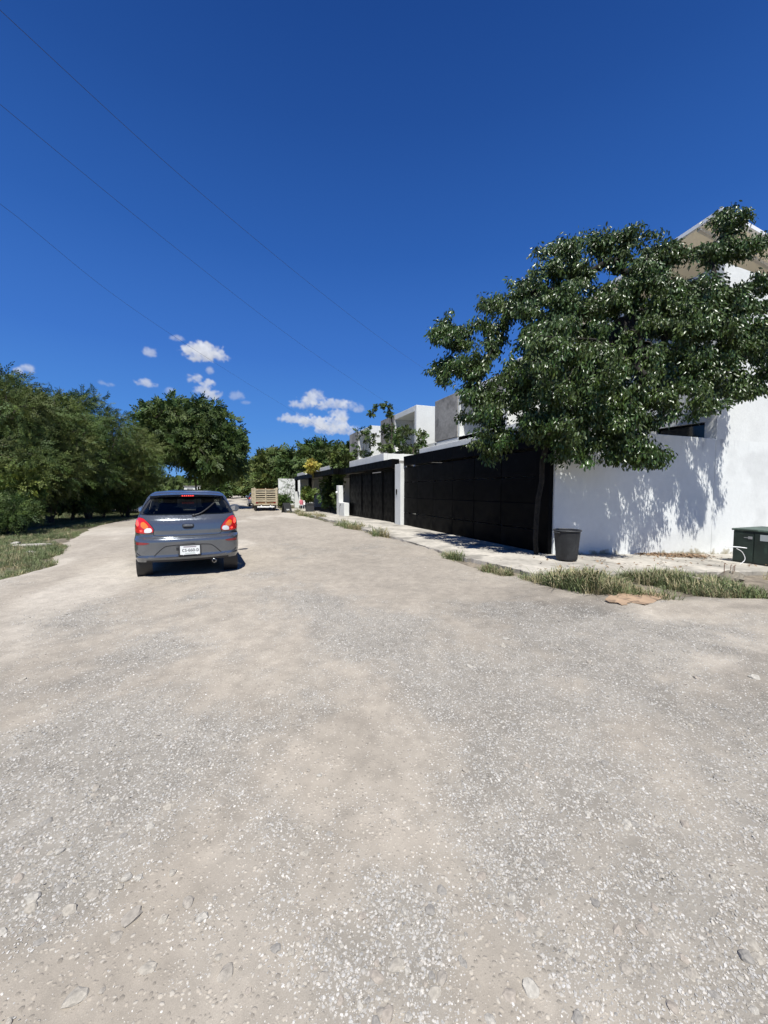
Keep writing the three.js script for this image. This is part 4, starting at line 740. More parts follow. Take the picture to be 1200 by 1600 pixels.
  // --- glass, with its dark printed border
  const rw = smoothOutline([[-0.735, 1.095], [-0.4, 1.085], [0, 1.083], [0.4, 1.085], [0.735, 1.095], [0.70, 1.2], [0.65, 1.3], [0.60, 1.372], [0.54, 1.392], [0, 1.398], [-0.54, 1.392], [-0.60, 1.372], [-0.65, 1.3], [-0.70, 1.2]], 72);
  const glass = P('rear_window', patch(rw, rearSurf, 0.008, 8), M.tint); part('window_border', patch(rw, rearSurf, 0.005, 2, 0.93), M.trim, glass);
  const ws = smoothOutline([[-0.72, 1.035], [0, 1.03], [0.72, 1.035], [0.65, 1.22], [0.585, 1.40], [0, 1.415], [-0.585, 1.40], [-0.65, 1.22]], 60);
  const wsh = P('windscreen', patch(ws, frontSurf, 0.008, 8), phy({ color: C(0.75, 0.8, 0.79), roughness: 0.02, transmission: 1, thickness: 0 })); part('window_border', patch(ws, frontSurf, 0.005, 2, 0.93), M.trim, wsh);
  for (const s of [-1, 1]) for (const o of [[[-0.70, 1.065], [-1.44, 1.06], [-1.44, 1.405], [-0.86, 1.405]], [[-1.48, 1.06], [-2.70, 1.06], [-2.09, 1.405], [-1.48, 1.405]]]) { const ol = o.flatMap((p, k) => { const q = o[(k + 1) % o.length]; return Array.from({ length: 8 }, (_, i) => [lerp(p[0], q[0], i / 8), lerp(p[1], q[1], i / 8)]); }); const w = P('side_window', patch(ol, sideSurf(s), 0.006, 5), M.tint); part('window_border', patch(ol, sideSurf(s), 0.004, 1, 0.92), M.trim, w); }
  // --- rear lamps
  for (const s of [-1, 1]) {
    const o = smoothOutline([[0.805, 0.80], [0.70, 0.782], [0.60, 0.785], [0.535, 0.80], [0.53, 0.85], [0.56, 0.905], [0.61, 0.97], [0.68, 1.03], [0.755, 1.045], [0.80, 0.99], [0.818, 0.90]], 44), q = s > 0 ? o : mirror(o);
    const L = P('tail_lamp', patch(q, rearSurf, 0.018, 5), M.redLens);
    part('lamp_edge', ribbon([...q, q[0]], rearSurf, 0.012, 0.010), M.trim, L);
    const sub = (pts, m, nm, d) => { const ol = smoothOutline(pts, 24); part(nm, patch(s > 0 ? ol : mirror(ol), rearSurf, d, 3), m, L); };
    sub([[0.665, 0.86], [0.60, 0.885], [0.625, 0.935], [0.675, 0.975], [0.715, 0.955], [0.715, 0.90]], M.amber, 'indicator', 0.023);
    sub([[0.66, 0.795], [0.575, 0.795], [0.545, 0.825], [0.565, 0.868], [0.62, 0.872], [0.66, 0.845]], M.clearLens, 'reversing_lamp', 0.023);
    if (lit) { sub([[0.80, 0.93], [0.765, 0.90], [0.745, 0.94], [0.765, 1.0], [0.79, 0.99]], M.lampGlow, 'brake_bulb', 0.022); sub([[0.735, 0.825], [0.715, 0.81], [0.695, 0.825], [0.715, 0.842]], M.lampGlow, 'brake_bulb', 0.022); }
    const rf = smoothOutline([[0.78, 0.598], [0.66, 0.60], [0.585, 0.622], [0.66, 0.636], [0.785, 0.640]], 24);
    P('reflector', patch(s > 0 ? rf : mirror(rf), rearSurf, 0.006, 3), M.reflector);
    const mir = smoothOutline([[0, 0.10], [0.09, 0.095], [0.115, 0.04], [0.09, -0.02], [0, -0.03], [-0.06, 0.0], [-0.07, 0.06]], 20).map((p) => new THREE.Vector2(p[0], p[1]));
    const mg = new THREE.ExtrudeGeometry(new THREE.Shape(mir), { depth: 0.08, bevelEnabled: true, bevelThickness: 0.03, bevelSize: 0.02, bevelSegments: 3 }).translate(s * 0.92, 1.055, -2.52);
    const m = P('door_mirror', [mg, bar(V(s * 0.77, 1.06, -2.5), V(s * 0.88, 1.08, -2.48), 0.022)], paint);
    part('mirror_glass', new THREE.ShapeGeometry(new THREE.Shape(mir.map((p) => p.clone().multiplyScalar(0.88)))).rotateY(s > 0 ? 0.34 : 0.06).rotateX(s > 0 ? 0.05 : -0.12).translate(s * 0.92, 1.06, -2.398), M.chrome, m);
    const ag = P('door', ribbon(along([[-1.50, 1.04], [-1.52, 0.7], [-1.45, 0.36]]), sideSurf(s), 0.008, 0.002), M.grooveDark); part('handle', bx(0.03, 0.025, 0.18, s * 0.835, 0.90, -1.62, 0.01), paint, ag);  // shade of the door gap drawn as a dark ribbon
    P('seam', ribbon(along([[-2.62, 1.0], [-2.68, 0.7], [-2.62, 0.36]]), sideSurf(s), 0.008, 0.002), M.grooveDark);  // front door gap, its shade likewise a dark ribbon
    P('headlamp', patch(smoothOutline([[s * 0.35, 0.70], [s * 0.6, 0.78], [s * 0.74, 0.84], [s * 0.78, 0.80], [s * 0.7, 0.70], [s * 0.5, 0.66]], 24), frontSurf, 0.012, 3), M.clearLens);
  }
  // --- tail details
  P('tailgate_seam', [ribbon(along([[-0.535, 0.80], [-0.525, 0.755], [-0.47, 0.728], [0, 0.724], [0.47, 0.728], [0.525, 0.755], [0.535, 0.80]], 40), rearSurf, 0.009, 0.003), ribbon(along([[0.755, 1.05], [0.742, 1.10], [0.70, 1.22], [0.63, 1.38]], 20), rearSurf, 0.009, 0.003), ribbon(along([[-0.755, 1.05], [-0.742, 1.10], [-0.70, 1.22], [-0.63, 1.38]], 20), rearSurf, 0.009, 0.003)], M.grooveDark);  // dark ribbons paint the shaded gap round the tailgate, no groove is cut
  const sp = gridGeo(36, 10, (u, v) => { const x = lerp(-0.60, 0.60, u), k = Math.abs(x) / 0.60, y = v < 0.5 ? lerp(1.395, 1.435, v * 2) : lerp(1.435, 1.492 - 0.02 * k * k, v * 2 - 1), z = v < 0.5 ? lerp(0.455, 0.375, v * 2) : lerp(0.375, 0.80, v * 2 - 1); return [x, y - 0.025 * k ** 3, -(z + 0.12 * k ** 3)]; });
  const sg = P('spoiler', sp, paint);
  const lp = part('high_brake_lamp', bx(0.21, 0.022, 0.02, 0, 1.412, -0.400, 0.005), M.redLens, sg);
  if (lit) for (let k = 0; k < 6; k++) part('brake_bulb', new THREE.SphereGeometry(0.0085, 8, 6).translate(-0.085 + 0.034 * k, 1.412, -0.389), M.lampGlow, sg);
  P('antenna', bar(V(0, 1.50, -0.95), V(0, 1.55, -0.90), 0.006, 0.003), M.trim);
  const wp = P('rear_wiper', [tube([rearSurf(0.10, 1.075, 0.02), rearSurf(0.19, 1.10, 0.035), rearSurf(0.30, 1.17, 0.035), rearSurf(0.42, 1.27, 0.028)], 0.013, 20, 6), tube([rearSurf(0.20, 1.10, 0.02), rearSurf(0.32, 1.19, 0.02), rearSurf(0.44, 1.29, 0.02)], 0.008, 12, 4)], M.trim);
  part('wiper_cap', new THREE.SphereGeometry(0.026, 10, 8).scale(1.3, 1, 0.8).translate(...rearSurf(0.09, 1.068, 0.018).toArray()), M.trim, wp);
  const hp = smoothOutline([[-0.085, 0.925], [0, 0.93], [0.085, 0.925], [0.09, 0.87], [0.05, 0.842], [-0.05, 0.842], [-0.09, 0.87]], 28);
  const hd = P('tailgate_handle', patch(hp, rearSurf, 0.004, 3), M.trim); part('handle_bar', bx(0.155, 0.04, 0.03, 0, 0.90, -0.10, 0.012), paint, hd);
  // bumper: recessed field round the plate, its edges, lower lip
  P('bumper_recess', ribbon(along([[-0.52, 0.405], [-0.42, 0.51], [-0.33, 0.565], [0, 0.585], [0.33, 0.565], [0.42, 0.51], [0.52, 0.405]], 40), rearSurf, 0.014, 0.002), M.trim);
  P('bumper_lip', ribbon(along([[-0.80, 0.45], [-0.73, 0.405], [-0.5, 0.372], [0, 0.362], [0.5, 0.372], [0.73, 0.405], [0.80, 0.45]], 40), (x, y, d) => rearSurf(x, y, d + 0.012), 0.022, 0.004), paint);
  P('bumper_valance', ribbon(along([[-0.64, 0.315], [0, 0.31], [0.64, 0.315]], 30), rearSurf, 0.03, 0.004), M.trim);
  if (plate) {
    const cv = document.createElement('canvas'); cv.width = 512; cv.height = 256; const c = cv.getContext('2d');
    c.fillStyle = '#dcdedb'; c.fillRect(0, 0, 512, 256); c.fillStyle = '#8d8288'; c.fillRect(90, 14, 330, 34); c.fillStyle = '#26282b'; c.font = 'bold 118px sans-serif'; c.textAlign = 'center'; c.textBaseline = 'middle'; c.fillText('CS-660-D', 270, 132, 440); c.fillStyle = '#9aa59c'; c.fillRect(130, 212, 250, 18);
    const tx = new THREE.CanvasTexture(cv); tx.colorSpace = THREE.SRGBColorSpace;
    const pf = P('plate_frame', bx(0.345, 0.195, 0.02, 0.02, 0.485, -0.002, 0.008), M.trim);
    const pg = new THREE.PlaneGeometry(0.305, 0.15).toNonIndexed(); pg.userData.keep = true; pg.translate(0.02, 0.485, 0.0105);
    part('licence_plate', pg, std({ map: tx, roughness: 0.4 }), pf);
    part('plate_bolt', [new THREE.SphereGeometry(0.011, 8, 6).translate(-0.085, 0.405, 0.012), new THREE.SphereGeometry(0.011, 8, 6).translate(0.13, 0.405, 0.012)], M.chrome, pf);
    part('plate_clip', [bx(0.045, 0.06, 0.02, -0.165, 0.52, 0.014, 0.006), bx(0.02, 0.03, 0.02, -0.15, 0.40, 0.012, 0.005)], M.trim, pf);
    P('plate_lamp', bx(0.16, 0.014, 0.03, 0.02, 0.594, -0.012, 0.004), M.trim);
  }
  const ex = P('exhaust_pipe', new THREE.LatheGeometry([[0.030, 0], [0.036, 0], [0.036, 0.30], [0.030, 0.30], [0.030, 0]].map((p) => new THREE.Vector2(...p)), 20).rotateX(-Math.PI / 2).translate(0.40, 0.262, -0.05), M.chrome);
  part('silencer', bar(V(0.36, 0.31, -0.52), V(-0.25, 0.31, -0.52), 0.085, 0.085, 14), M.trim, ex);
  // --- cabin seen through the glass
  P('rear_seat', [lim(-0.60, 0.60, 0.55, 1.12, -1.15, -0.95, 0.05), lim(-0.60, 0.60, 0.35, 0.55, -1.6, -1.1, 0.05), lim(-0.50, -0.26, 1.12, 1.27, -1.10, -1.0, 0.04), lim(0.26, 0.50, 1.12, 1.27, -1.10, -1.0, 0.04)], M.seat);
  for (const s of [-1, 1]) P('front_seat', [lim(s * 0.36 - 0.24, s * 0.36 + 0.24, 0.5, 1.15, -1.95, -1.78, 0.06), lim(s * 0.36 - 0.13, s * 0.36 + 0.13, 1.16, 1.36, -1.93, -1.83, 0.05), lim(s * 0.36 - 0.24, s * 0.36 + 0.24, 0.35, 0.52, -2.4, -1.94, 0.05)], M.seat);
  P('parcel_shelf', lim(-0.62, 0.62, 0.98, 1.01, -0.94, -0.36, 0.01), M.seat);
  P('dashboard', lim(-0.68, 0.68, 0.7, 1.03, -2.85, -2.5, 0.06), M.seat);
  P('cabin_mirror', lim(-0.10, 0.10, 1.30, 1.36, -2.13, -2.10, 0.012), M.trim);
  return t;
}
hatchback('grey hatchback with lit red tail lamps stopped on the gravel road', [-0.887, hgt(-0.7, -9) - 0.012, -9.24], 0.08, carPaint([0.165, 0.18, 0.20]));

// ---------------------------------------------------------------- stake truck and the car parked beyond it
{
  const z0 = -35, gx = 2.62, t = thing('stake_truck', 'old flatbed truck with pale wooden stake sides parked by the road edge', 'truck', [gx, hgt(gx, z0) + 0.0, z0]);
  const woodMap = tex(256, (u, v) => { const a = tfbm(u, v, 4, 5, 3), b = tfbm(u, v, 40, 3, 7); const q = 0.78 + 0.35 * (a - 0.5) + 0.2 * (b - 0.5); return [q, q * 0.96, q * 0.88]; }, { srgb: true, rep: [1, 3] });
  const wood = std({ color: C(0.74, 0.69, 0.58), map: woodMap, roughness: 0.9 }), rust = std({ color: C(0.30, 0.17, 0.09), map: woodMap, roughness: 0.95 }), cabM = phy({ color: C(0.70, 0.69, 0.66), roughness: 0.4, clearcoat: 0.4 });
  const deck = part('deck', lim(-0.98, 0.98, 0.62, 0.74, -3.4, 0, 0.01), rust, t);
  part('tail_sill', lim(-1.0, 1.0, 0.50, 0.63, 0.002, 0.06, 0.01), wood, t);
  const r = mulberry(9);
  // tail gates: two leaves of slats
  for (const [a, b] of [[-0.90, -0.03], [0.05, 0.90]]) for (let k = 0; k < 6; k++) { const y = 0.80 + 0.195 * k; const m = part('slat', lim(a, b, y, y + (k === 0 ? 0.15 : 0.105), 0.0, 0.025, 0.004), wood, t); m.rotation.z = rnd(-0.006, 0.006, r); }
  for (const x of [-0.94, -0.86, 0.0, 0.86, 0.94]) part('stake', lim(x - 0.045, x + 0.045, 0.63, 1.98 + (Math.abs(x) > 0.9 ? 0.06 : 0), 0.028, 0.07, 0.006), wood, t);
  for (const s of [-1, 1]) { for (let k = 0; k < 6; k++) part('slat', lim(s * 0.98 - 0.013, s * 0.98 + 0.013, 0.80 + 0.195 * k, 0.925 + 0.195 * k, -3.4, 0, 0.004), wood, t); for (let k = 0; k < 5; k++) part('stake', lim(s * 1.02 - 0.025, s * 1.02 + 0.025, 0.63, 1.98, -3.35 + k * 0.8, -3.26 + k * 0.8, 0.005), wood, t); }
  part('headboard', lim(-0.95, 0.95, 0.75, 1.95, -3.44, -3.415, 0.004), rust, t);
  part('load', [lim(-0.9, 0.9, 0.742, 1.42, -3.3, -0.12, 0.05), lim(-0.86, 0.8, 1.422, 1.82, -3.2, -0.16, 0.06)], M.gapDark ?? (M.gapDark = std({ color: C(0.03, 0.032, 0.03), roughness: 0.9 })), t);  // dark blocks added behind the slats so the gaps read as shade
  part('chassis', [lim(-0.45, -0.33, 0.42, 0.62, -5.3, -0.05, 0.01), lim(0.33, 0.45, 0.42, 0.62, -5.3, -0.05, 0.01), lim(-0.45, 0.45, 0.40, 0.6, -0.6, -0.5, 0.01)], M.trim, t);
  part('rear_bumper', [lim(-0.72, 0.72, 0.30, 0.40, 0.02, 0.08, 0.012), lim(-0.42, -0.34, 0.40, 0.62, 0.0, 0.06, 0.01), lim(0.34, 0.42, 0.40, 0.62, 0.0, 0.06, 0.01)], M.steel, t);
  for (const s of [-1, 1]) part('tail_lamp', lim(s * 0.75 - 0.09, s * 0.75 + 0.09, 0.66, 0.76, 0.065, 0.085, 0.01), M.reflector, t);
  part('cab', [lim(-0.88, 0.88, 0.45, 1.12, -5.2, -3.55, 0.10), lim(-0.78, 0.78, 1.121, 1.68, -4.7, -3.6, 0.10), lim(-0.85, 0.85, 0.45, 1.0, -6.1, -5.21, 0.12)], cabM, t);
  part('cab_window', [lim(-0.62, 0.62, 1.2, 1.58, -3.605, -3.59, 0.004), lim(-0.785, -0.775, 1.18, 1.56, -4.55, -3.75, 0.002), lim(0.775, 0.785, 1.18, 1.56, -4.55, -3.75, 0.002)], M.darkGlass, t);
  for (const s of [-1, 1]) part('door_mirror', lim(s * 0.98 - 0.09, s * 0.98 + 0.09, 1.15, 1.35, -4.75, -4.7, 0.02), M.trim, t);
  for (const x of [-0.80, 0.80]) for (const z of [-0.95, -5.3]) { const w = part('wheel', new THREE.LatheGeometry([[0.2, -0.11], [0.32, -0.12], [0.365, -0.09], [0.37, 0], [0.365, 0.09], [0.32, 0.12], [0.2, 0.11]].map((p) => new THREE.Vector2(...p)), 28).rotateZ(Math.PI / 2).translate(x, 0.37, z), M.tyre, t); part('hub', bar(V(x - 0.08, 0.37, z), V(x + 0.08, 0.37, z), 0.2, 0.2, 18), M.grey, w); }
}
hatchback('silver car half hidden beyond the stake truck', [2.35, hgt(1.6, -46), -47.5], 0.02, carPaint([0.45, 0.46, 0.47]), { lit: false, plate: false });

// ---------------------------------------------------------------- small things
function onGround(px, py) { const d = sight(px, py); let y = 0, p = V(); for (let k = 0; k < 8; k++) { const t = (y - 1.5) / d.y; p.set(d.x * t, y, d.z * t); y = hgt(p.x, p.z); } return p; }
M.plasticBlack = std({ color: C(0.035, 0.036, 0.038), roughness: 0.55 });
{ // bin
  const p = V(6.45, hgt(6.4, -6.0) + 0.06, -6.03), t = thing('trash_bin', 'black plastic trash bin standing at the white wall corner', 'bin', p.toArray());
  const prof = [[0, 0], [0.195, 0], [0.205, 0.015], [0.255, 0.60], [0.248, 0.60], [0.198, 0.03], [0, 0.03]].map((q) => new THREE.Vector2(...q));
  const g = new THREE.LatheGeometry(prof, 40), a = g.attributes.position; for (let i = 0; i < a.count; i++) { const x = a.getX(i), y = a.getY(i), z = a.getZ(i), th = Math.atan2(z, x), k = 1 + 0.012 * Math.sin(th * 3 + 1) * y + 0.006 * Math.sign(Math.sin(th * 12)) * (y > 0.05 && y < 0.5 ? 1 : 0); a.setXYZ(i, x * k, y, z * k); } g.computeVertexNormals();
  const dust = std({ color: C(0.05, 0.051, 0.053), map: paintMap, roughness: 0.6 });
  part('body', g, dust, t);
  part('rim', new THREE.TorusGeometry(0.262, 0.016, 8, 40).rotateX(Math.PI / 2).translate(0, 0.61, 0), M.plasticBlack, t);
  for (const s of [-1, 1]) part('handle', bx(0.04, 0.02, 0.14, s * 0.285, 0.575, 0, 0.008), M.plasticBlack, t);
}
{ // pad transformer
  const y = hgt(11.4, -5), t = thing('transformer_box', 'dark green metal transformer cabinet on the pavement before the tall white wall', 'cabinet', [11.25, y + 0.04, -5.55]);
  const gm = tex(256, (u, v) => { const a = tfbm(u, v, 5, 5, 3), b = ss(0.6, 0.8, tfbm(u, v, 10, 4, 8)); const q = 0.62 + 0.4 * (a - 0.5) + 0.25 * b; return [q, q, q]; }, { srgb: true, rep: [0.8, 0.8] });
  const green = std({ color: C(0.045, 0.085, 0.062), map: gm, roughness: 0.55 }), pale = std({ color: C(0.16, 0.24, 0.19), map: gm, roughness: 0.6 });
  part('base', lim(-0.05, 1.25, -0.1, 0.02, -0.05, 1.75, 0.01), M.concrete, t);
  const b = part('cabinet', lim(0, 1.2, 0.02, 0.78, 0, 1.7, 0.015), green, t);
  part('door', lim(-0.018, -0.001, 0.06, 0.74, 0.02, 0.40, 0.006), green, b); part('door', lim(-0.018, -0.001, 0.06, 0.74, 0.42, 1.66, 0.006), green, b);
  part('lid', lim(-0.03, 1.23, 0.782, 0.83, -0.03, 1.73, 0.015), pale, t);
  part('hinge', lim(-0.03, -0.018, 0.60, 0.66, 0.30, 0.38, 0.003), M.grey, b);
  part('sticker', lim(-0.022, -0.0185, 0.58, 0.72, 0.52, 0.72, 0.001), M.paleGrey ?? (M.paleGrey = std({ color: C(0.42, 0.45, 0.45), roughness: 0.7 })), b);
  part('sticker', lim(-0.022, -0.0185, 0.62, 0.635, 0.22, 0.30, 0.001), M.grey, b);
}
{ // stub of concrete with bent reinforcing bars, and what lies about it
  const p = onGround(1140, 902), t = thing('concrete_stub', 'broken concrete lump with bent reinforcing bars standing in the grass', 'concrete', [p.x, p.y, p.z], 0.4);
  part('lump', rockGeo(301, 0.55, 2).clone().scale(0.30, 0.22, 0.22), std({ color: C(0.42, 0.38, 0.31), map: concMap, roughness: 0.95 }), t);
  const rustM = std({ color: C(0.20, 0.13, 0.09), roughness: 0.9 });
  for (const [x, z, h] of [[-0.15, 0.05, 0.22], [0.0, -0.08, 0.24], [0.05, 0.06, 0.22], [0.16, 0.0, 0.20]]) part('rebar', tube([V(x, 0, z), V(x, h, z), V(x + 0.02, h + 0.01, z), V(x + 0.07, h, z + 0.01)], 0.007, 10, 5), rustM, t);
}
{
  const p = onGround(1152, 866), a = onGround(1155, 885);
  const t = thing('bent_wire', 'pale bent wire standing against the green transformer cabinet', 'wire', [a.x, a.y + 0.04, a.z]);
  part('strand', tube([V(0.02, 0, 0), V(0.10, 0.12, 0.05), V(0.06, 0.28, 0.02), V(-0.10, 0.38, -0.02)], 0.008, 24, 5), M.steel, t);
  part('strand', tube([V(-0.35, 0.42, -0.1), V(-0.1, 0.41, -0.02), V(0.12, 0.385, 0.06)], 0.012, 16, 5), M.steel, t);
}
{ // flattened cardboard
  const p = onGround(1000, 934), m = tex(256, (u, v) => { const a = tfbm(u, v, 4, 5, 3), b = ss(0.55, 0.7, tfbm(u, v, 6, 4, 9)); const q = 0.74 + 0.2 * (a - 0.5) - 0.18 * b; return [q, q * 0.86, q * 0.72]; }, { srgb: true, rep: [1, 1] });
  const card = std({ color: C(0.62, 0.60, 0.58), map: m, roughness: 0.95 });
  const t = thing('cardboard', 'flattened torn brown cardboard lying at the grass edge', 'cardboard', [p.x, p.y - 0.012, p.z], 0.25);
  const flap = (x0, x1, z0, z1, bend, sd) => { const r = mulberry(sd), top = gridGeo(14, 8, (u, v) => { const j = (u === 0 || u === 1 || v === 0 || v === 1) ? (r() - 0.5) * 0.04 : 0; return [lerp(x0, x1, u) + j, 0.02 + bend * Math.sin(u * 3.14) * v + 0.03 * fbm(u * 3, v * 3, 2, sd) + 0.05 * bend * u, lerp(z0, z1, v) + j]; }), low = top.clone().translate(0, -0.006, 0); return [top, low]; };
  part('sheet', flap(-0.42, 0.38, 0.22, -0.2, 0.02, 3), card, t); part('flap', flap(-0.1, 0.52, -0.16, -0.34, 0.06, 5), card, t); part('flap', flap(-0.62, -0.36, 0.05, -0.2, 0.05, 7), card, t);
}
{ // plank in the grass
  const a = onGround(1052, 905), b = onGround(1092, 914);
  const L = a.distanceTo(b), g = bx(L * 1.1, 0.03, 0.09); const t = solo('plank', g, std({ color: C(0.62, 0.56, 0.47), map: stoneMap, roughness: 0.9 }), 'weathered pale plank lying in the long grass before the white wall', 'plank');
  t.position.copy(a.clone().lerp(b, 0.5)).add(V(0, 0.10, 0)); t.rotation.y = -Math.atan2(b.z - a.z, b.x - a.x);
}
{ // dead leaves and twigs swept against the wall foot
  const r = mulberry(66), im = new THREE.InstancedMesh(leafA, std({ color: 0xffffff, roughness: 1 }), 900), o = new THREE.Object3D(), c = new THREE.Color();
  for (let k = 0; k < 900; k++) { const u = r(), x = k < 760 ? 9.3 + 2.6 * (u + r()) * 0.5 : 5 + 7 * u, z = k < 760 ? -6.62 + 0.55 * r() ** 1.6 + 0.12 * Math.sin(x * 3) : -6.6 + 1.7 * r(); o.position.set(x, hgt(x, z) + 0.062 + 0.02 * r(), z); o.rotation.set(-1.57 + rnd(-0.5, 0.5, r), rnd(-0.4, 0.4, r), rnd(0, 6.28, r)); o.scale.setScalar(rnd(0.05, 0.11, r)); o.updateMatrix(); im.setMatrixAt(k, o.matrix); const b = rnd(0.6, 1.2, r); c.setRGB(0.22 * b, 0.145 * b, 0.085 * b); im.setColorAt(k, c); }
  im.name = 'fallen_leaves'; im.userData = { kind: 'stuff', label: 'dry brown leaf litter along the foot of the white wall', category: 'leaves' }; im.castShadow = im.receiveShadow = true; scene.add(im);
}
// pale lumps of limestone on the verge
[[48, 852, 0.30, 'long pale limestone slab half sunk in the verge grass'], [25, 850, 0.16, 'small pale limestone lump beside the long slab'], [47, 863, 0.12, 'pale rounded limestone lump nearest the gravel edge'], [84, 790, 0.28, 'white limestone boulder at the foot of the verge scrub'], [72, 791, 0.18, 'smaller white limestone block beside the boulder'], [195, 797, 0.30, 'pale rubble lump by the undergrowth near the hatchback']].forEach(([px, py, s, label], k) => {
  const p = onGround(px, py), m = solo('limestone_rock', rockGeo(400 + k, 0.5, 2), M.stone[3], label, 'rock', 'pale limestone rocks on the verge'); m.position.set(p.x, p.y - 0.02 + s * 0.1, p.z); m.scale.set(s * (k ? 1 : 1.7), s * (k ? 0.8 : 0.25), s * 0.8); m.rotation.y = k * 1.7;
});
{ // old block wall with a post behind the hatchback
  const a = at(216, 790, 40), y = hgt(a.x, a.z), t = thing('block_wall', 'weathered grey rubble wall with a pale post behind the hatchback', 'wall', [a.x, y, a.z], -0.1), r = mulberry(5);
  const rub = std({ color: C(0.50, 0.48, 0.43), map: concMap, roughness: 0.95, bumpMap: concMap, bumpScale: 0.02 });
  for (let q = 0; q < 5; q++) for (let k = 0; k < 9; k++) { const x0 = 0.35 + k * 0.62 + (q % 2) * 0.3; part('block', lim(x0, x0 + 0.60, 0.02 + q * 0.31, 0.31 + q * 0.31, -0.12 + rnd(-0.02, 0.02, r), 0.12 + rnd(-0.02, 0.02, r), 0.03), rub, t); }
  part('mortar', lim(0.36, 6.1, 0, 1.54, -0.08, 0.08, 0), M.concrete, t);
  part('post', bar(V(0.0, 0, 0.1), V(0.02, 1.75, 0.1), 0.09, 0.08, 8), rub, t);
}
{ // small white building glimpsed beneath the shade tree
  const a = at(288, 775, 58), y = hgt(a.x, a.z), t = thing('small_house', 'small white building with slim posts glimpsed under the shade tree', 'house', [a.x, y, a.z]);
  part('wall', lim(0, 1.5, 0, 2.35, -3, 0, 0.02), M.white, t);
  part('roof_slab', lim(-0.1, 2.3, 2.352, 2.46, -3.1, 0.1, 0.02), M.concrete, t);
  for (const x of [1.75, 2.1]) part('post', lim(x, x + 0.10, 0, 2.35, -0.1, 0.04, 0.01), M.white, t);
  part('door', lim(0.4, 1.2, 0.02, 2.1, 0.002, 0.03, 0.006), M.grey, t);
}
// things in front of the farther house
{
  const p = onGround(451, 801), t = thing('folding_sign', 'small black folding board standing at the road edge near the truck', 'sign', [p.x, p.y, p.z], 0.5);
  const a = part('board', lim(-0.34, 0.34, 0, 0.80, -0.012, 0.012, 0.006), M.plasticBlack, t); a.rotation.x = -0.30;
  const b = part('board', lim(-0.34, 0.34, 0, 0.80, -0.012, 0.012, 0.006), M.plasticBlack, t); b.rotation.x = 0.30; b.position.z = -0.48;
  part('mark', lim(-0.12, -0.05, 0.18, 0.30, 0.013, 0.016, 0.001), M.steel, a); part('mark', lim(0.03, 0.10, 0.18, 0.30, 0.013, 0.016, 0.001), M.steel, a);
}
{
  const b = at(484, 790, 31), y = hgt(b.x, b.z), t = thing('planter', 'tall square black planter before the farther car port', 'planter', [b.x, y, b.z]);
  part('pot', [lim(-0.30, 0.30, 0, 0.72, -0.30, 0.30, 0.02), lim(-0.33, 0.33, 0.60, 0.74, -0.33, 0.33, 0.02)], M.plasticBlack, t); part('soil', lim(-0.27, 0.27, 0.7, 0.745, -0.27, 0.27, 0.01), M.soil.clone(), t).material.vertexColors = false;
  bush('rounded yellow-green plant growing in the tall black planter', 481, 772, 7, 9, 31, 62, { name: 'potted_plant', category: 'plant', leaf: sprayBig, mat: M.leafFresh, size: 0.30, twigs: 34, per: 10, spread: 0.22 });
}
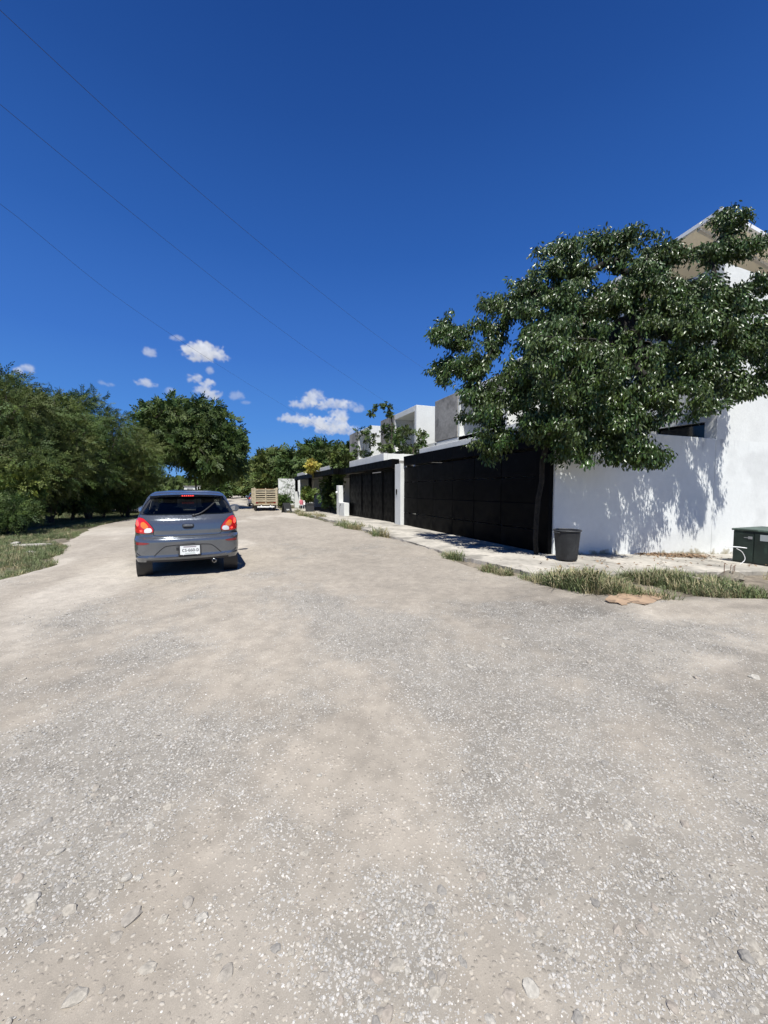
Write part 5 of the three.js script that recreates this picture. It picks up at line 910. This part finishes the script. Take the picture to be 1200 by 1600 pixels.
{
  const b = at(471, 787, 36), y = hgt(b.x, b.z), t = thing('garden_chair', 'white plastic garden chair before the farther white house', 'chair', [b.x, y, b.z], -0.6);
  part('seat', lim(-0.24, 0.24, 0.40, 0.43, -0.24, 0.24, 0.012), M.steel, t); const k = part('backrest', lim(-0.24, 0.24, 0.43, 0.85, -0.02, 0.01, 0.012), M.steel, t); k.position.z = -0.24; k.rotation.x = -0.15;
  for (const x of [-0.21, 0.21]) for (const z of [-0.21, 0.21]) part('leg', bar(V(x * 1.1, 0, z * 1.1), V(x, 0.41, z), 0.018), M.steel, t);
  const g = rockGeo(501, 0.9, 2).clone().scale(0.20, 0.30, 0.15).translate(b.x, y + 0.68, b.z);
  solo('cloth_bundle', g, std({ color: C(0.55, 0.16, 0.20), roughness: 0.95 }), 'pink cloth bundle resting on the white garden chair', 'cloth');
}
// overhead wires
[[[-60, -40], [10, 25], [300, 290], [590, 525], [760, 640]], [[-70, 105], [0, 163], [240, 360], [480, 545], [700, 690]], [[-70, 270], [0, 318], [170, 455], [325, 560], [520, 680]]].forEach((row, k) => {
  const pts = row.map(([px, py]) => { const d = sight(px, py), h = 7.2 - k * 0.25; return d.clone().multiplyScalar(h / d.y).add(V(0, 1.5, 0)); }).map((p) => p);
  const names = ['highest thin black overhead wire crossing the open sky', 'middle thin black overhead wire crossing the sky', 'lowest thin overhead wire passing over the clouds'];
  solo('overhead_wire', tube(pts, 0.0042, 60, 5), M.plasticBlack, names[k], 'wire', 'overhead wires');
});
// far scrubland on the horizon
{
  const r = mulberry(91), im = new THREE.InstancedMesh(sprayBig, M.leafOlive, 26000), o = new THREE.Object3D(), c = new THREE.Color(); let k = 0;
  while (k < 26000) { const az = rnd(-95, 65, r) * Math.PI / 180, d = 75 + 130 * r(), x = Math.sin(az) * d, z = -Math.cos(az) * d; if (Math.abs(x) < 7 || (x > 4 && x < 30 && z > -60)) continue; const top = 2.2 + 2.6 * fbm(x * 0.08, z * 0.08, 3, 5); o.position.set(x, hgt(x, z) + top * Math.sqrt(r()), z); o.rotation.set(rnd(-1, 1, r), rnd(0, 6.28, r), rnd(-1, 1, r)); o.scale.setScalar(rnd(1.2, 2.2, r)); o.updateMatrix(); im.setMatrixAt(k, o.matrix); const b = rnd(0.7, 1.2, r); c.setRGB(b, b, b); im.setColorAt(k++, c); }
  im.name = 'scrubland'; im.userData = { kind: 'stuff', label: 'distant low scrub woodland along the horizon', category: 'scrub' }; im.castShadow = im.receiveShadow = true; scene.add(im);
}

renderer.render(scene, camera);
